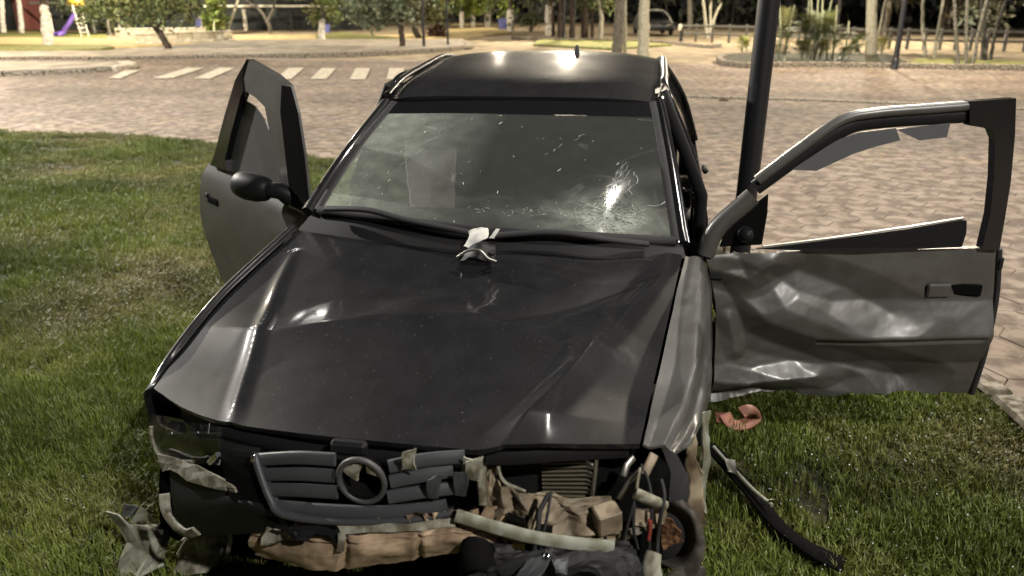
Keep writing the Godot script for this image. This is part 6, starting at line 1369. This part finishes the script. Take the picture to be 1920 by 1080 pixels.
	part("pale_cap", done(tube([Vector3(0.626, 0.494, -0.02), Vector3(0.622, 0.53, -0.03), Vector3(0.628, 0.551, -0.05)], 0.028, 0.018, 12)), M.pale_plastic, br)
	# dark plastic wreckage along the bottom
	var low := part("undertray", crumple([[Vector3(0.179, 0.479, 0.05), Vector3(0.313, 0.507, 0.06), Vector3(0.457, 0.512, 0.04), Vector3(0.618, 0.502, 0)], [Vector3(0.195, 0.533, 0.03), Vector3(0.312, 0.58, 0.05), Vector3(0.453, 0.576, 0.02), Vector3(0.602, 0.55, -0.03)], [Vector3(0.229, 0.541, -0.02), Vector3(0.315, 0.571, 0), Vector3(0.448, 0.551, -0.04), Vector3(0.584, 0.534, -0.08)]], 30, 16, 0.03, 19, 0.006), M.black_rubber, car)
	part("broken_piece", crumple([[Vector3(0.313, 0.539, 0.09), Vector3(0.378, 0.556, 0.09)], [Vector3(0.342, 0.577, 0.05), Vector3(0.399, 0.591, 0.03)]], 4, 4, 0.012, 27, 0.006), M.grey_plastic, low)
	part("broken_piece", crumple([[Vector3(0.418, 0.554, 0.08), Vector3(0.442, 0.557, 0.08)], [Vector3(0.403, 0.583, 0.06), Vector3(0.434, 0.585, 0.05)]], 6, 6, 0.012, 28, 0.006), M.grey_plastic, low)
	part("broken_piece", done(tube([Vector3(0.233, 0.547, 0.06), Vector3(0.229, 0.568, 0.05), Vector3(0.23, 0.574, 0.03)], 0.045, 0.04, 12)), M.cavity, low)
	part("metal_scrap", crumple([[Vector3(0.387, 0.576, 0.05), Vector3(0.401, 0.583, 0.05)], [Vector3(0.383, 0.587, 0.04), Vector3(0.397, 0.595, 0.04)]], 5, 5, 0.01, 29, 0.003), M.chrome, low)
	faceted = false

# ---------------------------------------------------------------- things round the car, and the grass
func build_extras() -> void:
	var o := thing("lamp_pole", "black metal lamp pole standing behind the driver's open door", "lamp pole", Vector3(1.035, 0.0, -2.52))
	var lean := Vector3(0.013, 1, 0.0)
	var st := tube([Vector3(0, -0.05, 0), lean * 3.5, lean * 7.2], 0.051, 0.05, 24)
	part("shaft", done(st), M.pole_paint, o)
	part("arm", done(tube(curve([lean * 7.1, lean * 7.35 + Vector3(0.5, 0, -0.1), lean * 7.4 + Vector3(1.15, 0, -0.24)], 10), 0.035, 0.03, 10)), M.pole_paint, o)
	var head := part("lamp_head", boxy(Vector3(0.62, 0.1, 0.26), 0.03), M.lamp_steel, o, lean * 7.42 + Vector3(1.42, 0, -0.28))
	part("lamp_lens", boxy(Vector3(0.4, 0.03, 0.18), 0.008), M.lamp_glow, head, Vector3(0, -0.068, 0))
	var l := OmniLight3D.new()
	l.light_color = Color(1.0, 0.975, 0.93)
	l.light_energy = 36.0
	l.light_size = 0.12
	l.omni_range = 120.0
	l.omni_attenuation = 2.0
	l.shadow_enabled = true
	l.position = head.position + Vector3(0, -0.28, 0)
	put(l, "lamp_light", o)
	part("collar", done(lathe([Vector2(0.11, 0.0), Vector2(0.11, 0.02), Vector2(0.056, 0.035), Vector2(0.054, 0.1)], Vector3(0, 0.02, 0), Vector3.UP, 20)), M.pole_paint, o)
	# crumpled paper and a broken fitting lying at the rear of the hood
	o = thing("crumpled_paper", "crumpled white paper lying against the foot of the windscreen", "paper", Vector3(0.002, 0.997, -1.03))
	var b := o.position
	part("sheet", crumple([[Vector3(-0.041, 0.976, -1) - b, Vector3(0.002, 0.977, -0.99) - b, Vector3(0.018, 1.001, -1) - b], [Vector3(-0.034, 1.004, -1.02) - b, Vector3(0.005, 1.008, -1) - b, Vector3(0.043, 1.003, -1.01) - b], [Vector3(-0.037, 1.021, -1.04) - b, Vector3(0.003, 1.027, -1.03) - b, Vector3(0.036, 1.027, -1.03) - b]], 14, 12, 0.012, 33, 0.002), M.white_paper, o)
	part("flap", crumple([[Vector3(0.047, 1.003, -1) - b, Vector3(0.064, 1.002, -1) - b], [Vector3(0.069, 1.033, -1.02) - b, Vector3(0.082, 1.032, -1.02) - b]], 5, 6, 0.004, 34, 0.002), M.white_paper, o)
	o = thing("broken_fitting", "small broken black fitting with a bent strap below the crumpled paper", "car part", Vector3(0.015, 0.954, -0.97))
	b = o.position
	part("shell", crumple([[Vector3(-0.041, 0.939, -0.95) - b, Vector3(0.024, 0.956, -0.93) - b, Vector3(0.075, 0.938, -0.95) - b], [Vector3(-0.029, 0.964, -0.98) - b, Vector3(0.021, 0.984, -0.97) - b, Vector3(0.076, 0.969, -0.98) - b], [Vector3(-0.015, 0.977, -1) - b, Vector3(0.018, 0.99, -1) - b, Vector3(0.064, 0.985, -1) - b]], 14, 12, 0.008, 35, 0.006), M.black_plastic, o)
	part("strap", done(bar(curve([Vector3(-0.046, 0.953, -0.94) - b, Vector3(-0.009, 0.977, -0.94) - b, Vector3(0.033, 0.982, -0.93) - b, Vector3(0.059, 0.958, -0.93) - b, Vector3(0.084, 0.945, -0.94) - b], 16), 0.008, 0.012, Vector3(0, 0.4, 1))), M.bare_metal, o)
	part("metal_tab", crumple([[Vector3(0.059, 0.962, -0.94) - b, Vector3(0.081, 0.967, -0.94) - b], [Vector3(0.054, 0.975, -0.95) - b, Vector3(0.066, 0.97, -0.95) - b]], 5, 5, 0.003, 36, 0.002), M.chrome, o)
	# broken bumper pieces on the grass
	faceted = true
	o = thing("bumper_corner", "torn grey green bumper corner with a jagged spike lying on the grass", "car part", Vector3(-1.042, 0.03, -0.417))
	b = o.position
	part("shell", crumple([[Vector3(-1.025, 0.05, -0.278) - b, Vector3(-0.923, 0.08, -0.259) - b, Vector3(-0.839, 0.1, -0.286) - b], [Vector3(-1.012, 0.13, -0.36) - b, Vector3(-0.915, 0.17, -0.343) - b, Vector3(-0.877, 0.14, -0.403) - b], [Vector3(-1.091, 0.2, -0.387) - b, Vector3(-0.991, 0.19, -0.373) - b, Vector3(-0.935, 0.17, -0.416) - b]], 4, 4, 0.02, 37, 0.006), M.fascia_plastic, o)
	st = start()
	slab(st, [Vector3(-0.996, 0.19, -0.375) - b, Vector3(-0.957, 0.25, -0.388) - b, Vector3(-0.929, 0.18, -0.409) - b], Vector3(0.1, 0.6, 0.8).normalized(), 0.006)
	part("spike", done(st), M.fascia_plastic, o)
	part("dark_flap", crumple([[Vector3(-1.076, 0.16, -0.434) - b, Vector3(-1.021, 0.17, -0.412) - b], [Vector3(-1.06, 0.2, -0.438) - b, Vector3(-0.996, 0.22, -0.427) - b]], 6, 6, 0.008, 38, 0.005), M.grey_plastic, o)
	o = thing("liner_piece", "crumpled pinkish plastic liner piece beside the torn bumper corner", "car part", Vector3(-0.823, 0.03, -0.469))
	b = o.position
	part("shell", crumple([[Vector3(-0.832, 0.06, -0.299) - b, Vector3(-0.735, 0.08, -0.304) - b, Vector3(-0.685, 0.08, -0.368) - b], [Vector3(-0.812, 0.13, -0.355) - b, Vector3(-0.728, 0.16, -0.331) - b, Vector3(-0.674, 0.12, -0.392) - b], [Vector3(-0.765, 0.2, -0.337) - b, Vector3(-0.73, 0.22, -0.361) - b, Vector3(-0.687, 0.18, -0.413) - b]], 5, 5, 0.022, 39, 0.005), M.pale_plastic, o)
	part("rim", done(bar(curve([Vector3(-0.795, 0.15, -0.306) - b, Vector3(-0.747, 0.22, -0.3) - b, Vector3(-0.726, 0.24, -0.329) - b, Vector3(-0.72, 0.25, -0.333) - b], 12), 0.014, 0.006, Vector3(0, 0.7, 0.7))), M.pale_plastic, o)
	part("rim", done(bar(curve([Vector3(-0.674, 0.2, -0.39) - b, Vector3(-0.654, 0.18, -0.375) - b, Vector3(-0.658, 0.12, -0.343) - b], 10), 0.014, 0.006, Vector3(0.5, 0.7, 0.5))), M.pale_plastic, o)
	faceted = false
	# sill trim torn off and lying in the grass
	o = thing("torn_sill_trim", "long torn black sill trim lying in the grass below the driver's door", "car part", Vector3(1.077, 0.03, -1.058))
	b = o.position
	part("strip", done(bar(curve([Vector3(0.847, 0.16, -1.239) - b, Vector3(0.903, 0.15, -1.129) - b, Vector3(0.987, 0.12, -0.993) - b, Vector3(1.06, 0.1, -0.849) - b, Vector3(1.144, 0.1, -0.738) - b, Vector3(1.24, 0.08, -0.702) - b], 30), 0.07, 0.012, Vector3(0.45, 1, 0.2))), M.cavity, o)
	part("lip", done(bar(curve([Vector3(0.861, 0.18, -1.185) - b, Vector3(0.913, 0.17, -1.084) - b, Vector3(0.985, 0.15, -0.971) - b, Vector3(1.039, 0.15, -0.885) - b], 18), 0.014, 0.012, Vector3(0.3, 1, 0.1))), M.fascia_plastic, o)
	part("metal_scrap", crumple([[Vector3(0.898, 0.17, -1.039) - b, Vector3(0.937, 0.17, -1.018) - b], [Vector3(0.89, 0.2, -1.068) - b, Vector3(0.927, 0.2, -1.067) - b]], 6, 6, 0.006, 40, 0.003), M.bare_metal, o)
	part("metal_scrap", crumple([[Vector3(1.024, 0.16, -0.883) - b, Vector3(1.058, 0.16, -0.905) - b], [Vector3(1.023, 0.17, -0.884) - b, Vector3(1.056, 0.17, -0.899) - b]], 4, 4, 0.004, 41, 0.003), M.chrome, o)
	o = thing("orange_clip", "small curled orange plastic piece under the driver's door", "car part", Vector3(1.012, 0.03, -1.701))
	b = o.position
	part("curl", done(bar(curve([Vector3(0.929, 0.14, -1.528) - b, Vector3(0.959, 0.11, -1.497) - b, Vector3(1.011, 0.11, -1.506) - b, Vector3(1.055, 0.13, -1.541) - b, Vector3(1.035, 0.16, -1.546) - b, Vector3(0.996, 0.15, -1.53) - b], 18), 0.055, 0.012, Vector3(0.1, 1, 0.3))), M.orange_plastic, o)
	part("tab", crumple([[Vector3(0.891, 0.11, -1.503) - b, Vector3(0.929, 0.11, -1.492) - b], [Vector3(0.892, 0.13, -1.558) - b, Vector3(0.925, 0.14, -1.536) - b]], 5, 5, 0.006, 42, 0.004), M.orange_plastic, o)
	o = thing("plastic_shard", "small thin white shard standing in the grass below the driver's door", "car part", Vector3(1.437, 0.02, -1.655))
	part("sliver", boxy(Vector3(0.012, 0.05, 0.004), 0.0015, Vector3(0, 0.045, 0), Basis(Vector3(0, 0, 1), 0.25)), M.white_paper, o)
	# crumbs of broken glass
	var where := []
	st = start()
	box(st, Vector3.ZERO, Vector3(0.007, 0.005, 0.006), Basis(Vector3(0.3, 0.5, 0.8).normalized(), 0.7), 0.0012)
	for k in 1200:
		var p: Vector3
		if k < 600: p = Vector3(rng.randf_range(-3.2, -0.95), 0, rng.randf_range(-4.0, -0.3))
		elif k < 1000: p = Vector3(rng.randf_range(0.95, 2.2), 0, rng.randf_range(-1.9, -0.4))
		else: p = Vector3(rng.randf_range(1.2, 3.6), 0, rng.randf_range(-6, -2.8))
		p.y = (lawn_y(p.x, p.z) + rng.randf_range(0.02, 0.05)) if p.z > edge_z(p.x) else 0.006
		where.append(Transform3D(Basis(Vector3(rng.randfn(), rng.randfn(), rng.randfn()).normalized(), rng.randf() * TAU).scaled(Vector3.ONE * rng.randf_range(0.3, 1.1)), p))
	tag(many("broken_glass", done(st), M.glass_crumb, where, []), "crumbs of broken window glass scattered round the car", "", "", "stuff")


func build_grass() -> void:
	# tufts of narrow blades; several shapes share one mesh each
	var tufts := []
	for k in 3:
		var st := start()
		st.set_smooth_group(NOSMOOTH)
		for i in 13:
			var a := rng.randf() * TAU
			var root := Vector3(rng.randfn(), 0, rng.randfn()) * 0.016
			var out := Vector3(cos(a), 0, sin(a))
			var side := out.cross(Vector3.UP) * rng.randf_range(0.0014, 0.0026)
			var h := rng.randf_range(0.025, 0.072)
			var bend := rng.randf_range(0.08, 0.55) * h
			var m := root + out * bend * 0.35 + Vector3(0, h * 0.62, 0)
			var tip := root + out * bend + Vector3(0, h * rng.randf_range(0.8, 1.0), 0)
			quad(st, root - side, m - side * 0.9, m + side * 0.9, root + side)
			tri(st, m - side * 0.9, tip, m + side * 0.9)
		tufts.append(done(st))
	var patchy := FastNoiseLite.new()
	patchy.seed = 91
	patchy.frequency = 0.55
	patchy.fractal_octaves = 4
	var where := [[], [], []]
	var tints := [[], [], []]
	var zones := [[-3.2, 2.5, -3.2, 0.8, 52000], [-6.5, -0.6, -6.0, -0.5, 52000], [-12.5, 1.5, -8.6, -3.0, 60000]]
	for zn in zones:
		for k in zn[4]:
			var p := Vector3(rng.randf_range(zn[0], zn[1]), 0, rng.randf_range(zn[2], zn[3]))
			if p.z < edge_z(p.x) + 0.1: continue
			if absf(p.x) < 0.62 and p.z < -0.5 and p.z > -4.3: continue
			var f := patchy.get_noise_2d(p.x, p.z)
			var near := clampf((p.z - edge_z(p.x)) * 2.5, 0.0, 1.0)
			var bare := patchy.get_noise_2d(p.x * 2.3 + 40, p.z * 2.3)
			if rng.randf() > clampf(0.9 + 1.5 * bare, 0.12, 1.0) * (0.35 + 0.65 * near): continue
			p.y = lawn_y(p.x, p.z) - 0.004
			var s := rng.randf_range(0.65, 1.2) * (1.0 + 0.8 * f)
			where[k % 3].append(Transform3D(Basis(Vector3.UP, rng.randf() * TAU).scaled(Vector3(1.15, clampf(s, 0.4, 1.7), 1.15)), p))
			var dry := clampf(0.02 - 1.3 * f + rng.randf_range(-0.25, 0.35), 0.0, 1.0)
			var t := rng.randf_range(0.65, 1.3)
			tints[k % 3].append(Color(0.108, 0.14, 0.022).lerp(Color(0.2, 0.17, 0.06), dry) * t * clampf(1.05 + 0.7 * patchy.get_noise_2d(p.x * 0.8 - 20.0, p.z * 1.4), 0.35, 1.5))
	for k in 3: tag(many("grass", tufts[k], M.grass_blade, where[k], tints[k]), "", "", "", "stuff")


func _ready() -> void:
	rng.seed = 20240
	wob.seed = 4
	wob.frequency = 0.35
	# --- camera
	var cam := Camera3D.new()
	cam.name = "camera"
	cam.position = Vector3(0.568, 1.754, 1.51)
	cam.rotation_degrees = Vector3(-19.87, 9.964, 0)
	cam.fov = 39.77
	cam.near = 0.05
	cam.far = 400.0
	var lens := CameraAttributesPhysical.new()
	lens.frustum_focal_length = 33.17
	lens.frustum_focus_distance = 2.7
	lens.frustum_near = 0.05
	lens.frustum_far = 400.0
	lens.exposure_aperture = 3.6
	cam.attributes = lens
	add_child(cam)
	cam.make_current()
	# --- night sky
	var env := Environment.new()
	var sky := Sky.new()
	var sm := ProceduralSkyMaterial.new()
	sm.sky_top_color = lin(0.004, 0.005, 0.007)
	sm.sky_horizon_color = lin(0.03, 0.029, 0.027)
	sm.sky_curve = 0.12
	sm.ground_bottom_color = lin(0.004, 0.004, 0.004)
	sm.ground_horizon_color = lin(0.012, 0.011, 0.01)
	sky.sky_material = sm
	env.background_mode = Environment.BG_SKY
	env.sky = sky
	env.tonemap_mode = Environment.TONE_MAPPER_LINEAR
	env.tonemap_exposure = 1.0
	env.sdfgi_enabled = true
	env.ssao_enabled = true
	env.ssil_enabled = true
	var we := WorldEnvironment.new()
	we.name = "environment"
	we.environment = env
	add_child(we)
	make_materials()
	# --- the street lamps light the place: base, turn of the arm, height, energy, label
	var cool := Color(1.0, 0.985, 0.955)
	var warm := Color(1.0, 0.94, 0.84)
	lamp(Vector3(-13.5, 0, -5.0), 60.0, 7.0, 280.0, cool, "grey street lamp at the near left corner of the lawn")
	lamp(Vector3(10.5, 0, -8.0), 200.0, 7.0, 42.0, cool, "grey street lamp on the paving right of the car")
	lamp(Vector3(6.5, 0, 5.0), 160.0, 7.0, 75.0, cool, "grey street lamp behind the photographer")
	lamp(Vector3(-23.0, 0, -20.0), -20.0, 7.5, 230.0, warm, "grey street lamp left of the zebra crossing")
	lamp(Vector3(-10.597, 1.076, -55.657), -90.0, 8.0, 110.0, warm, "thin dark street lamp along the avenue left of the blue container")
	lamp(Vector3(6.888, 0, -22.156), -100.0, 7.5, 165.0, warm, "thin dark lamp post right of the pale concrete post")
	lamp(Vector3(-27.0, 0, -38.5), 0.0, 7.0, 260.0, warm, "grey street lamp beside the playground slide")
	lamp(Vector3(-3.926, 0, -38.475), 90.0, 7.5, 330.0, warm, "street lamp rising among the dark tree trunks behind the car")
	lamp(Vector3(8.228, 0, -36.967), 60.0, 7.5, 300.0, warm, "added street lamp brightening the woods, hidden at the fence behind the cane palms")  # added source, put behind the palms to lift the dark woods
	build_setting()
	build_background()
	build_car()
	build_extras()
	build_grass()
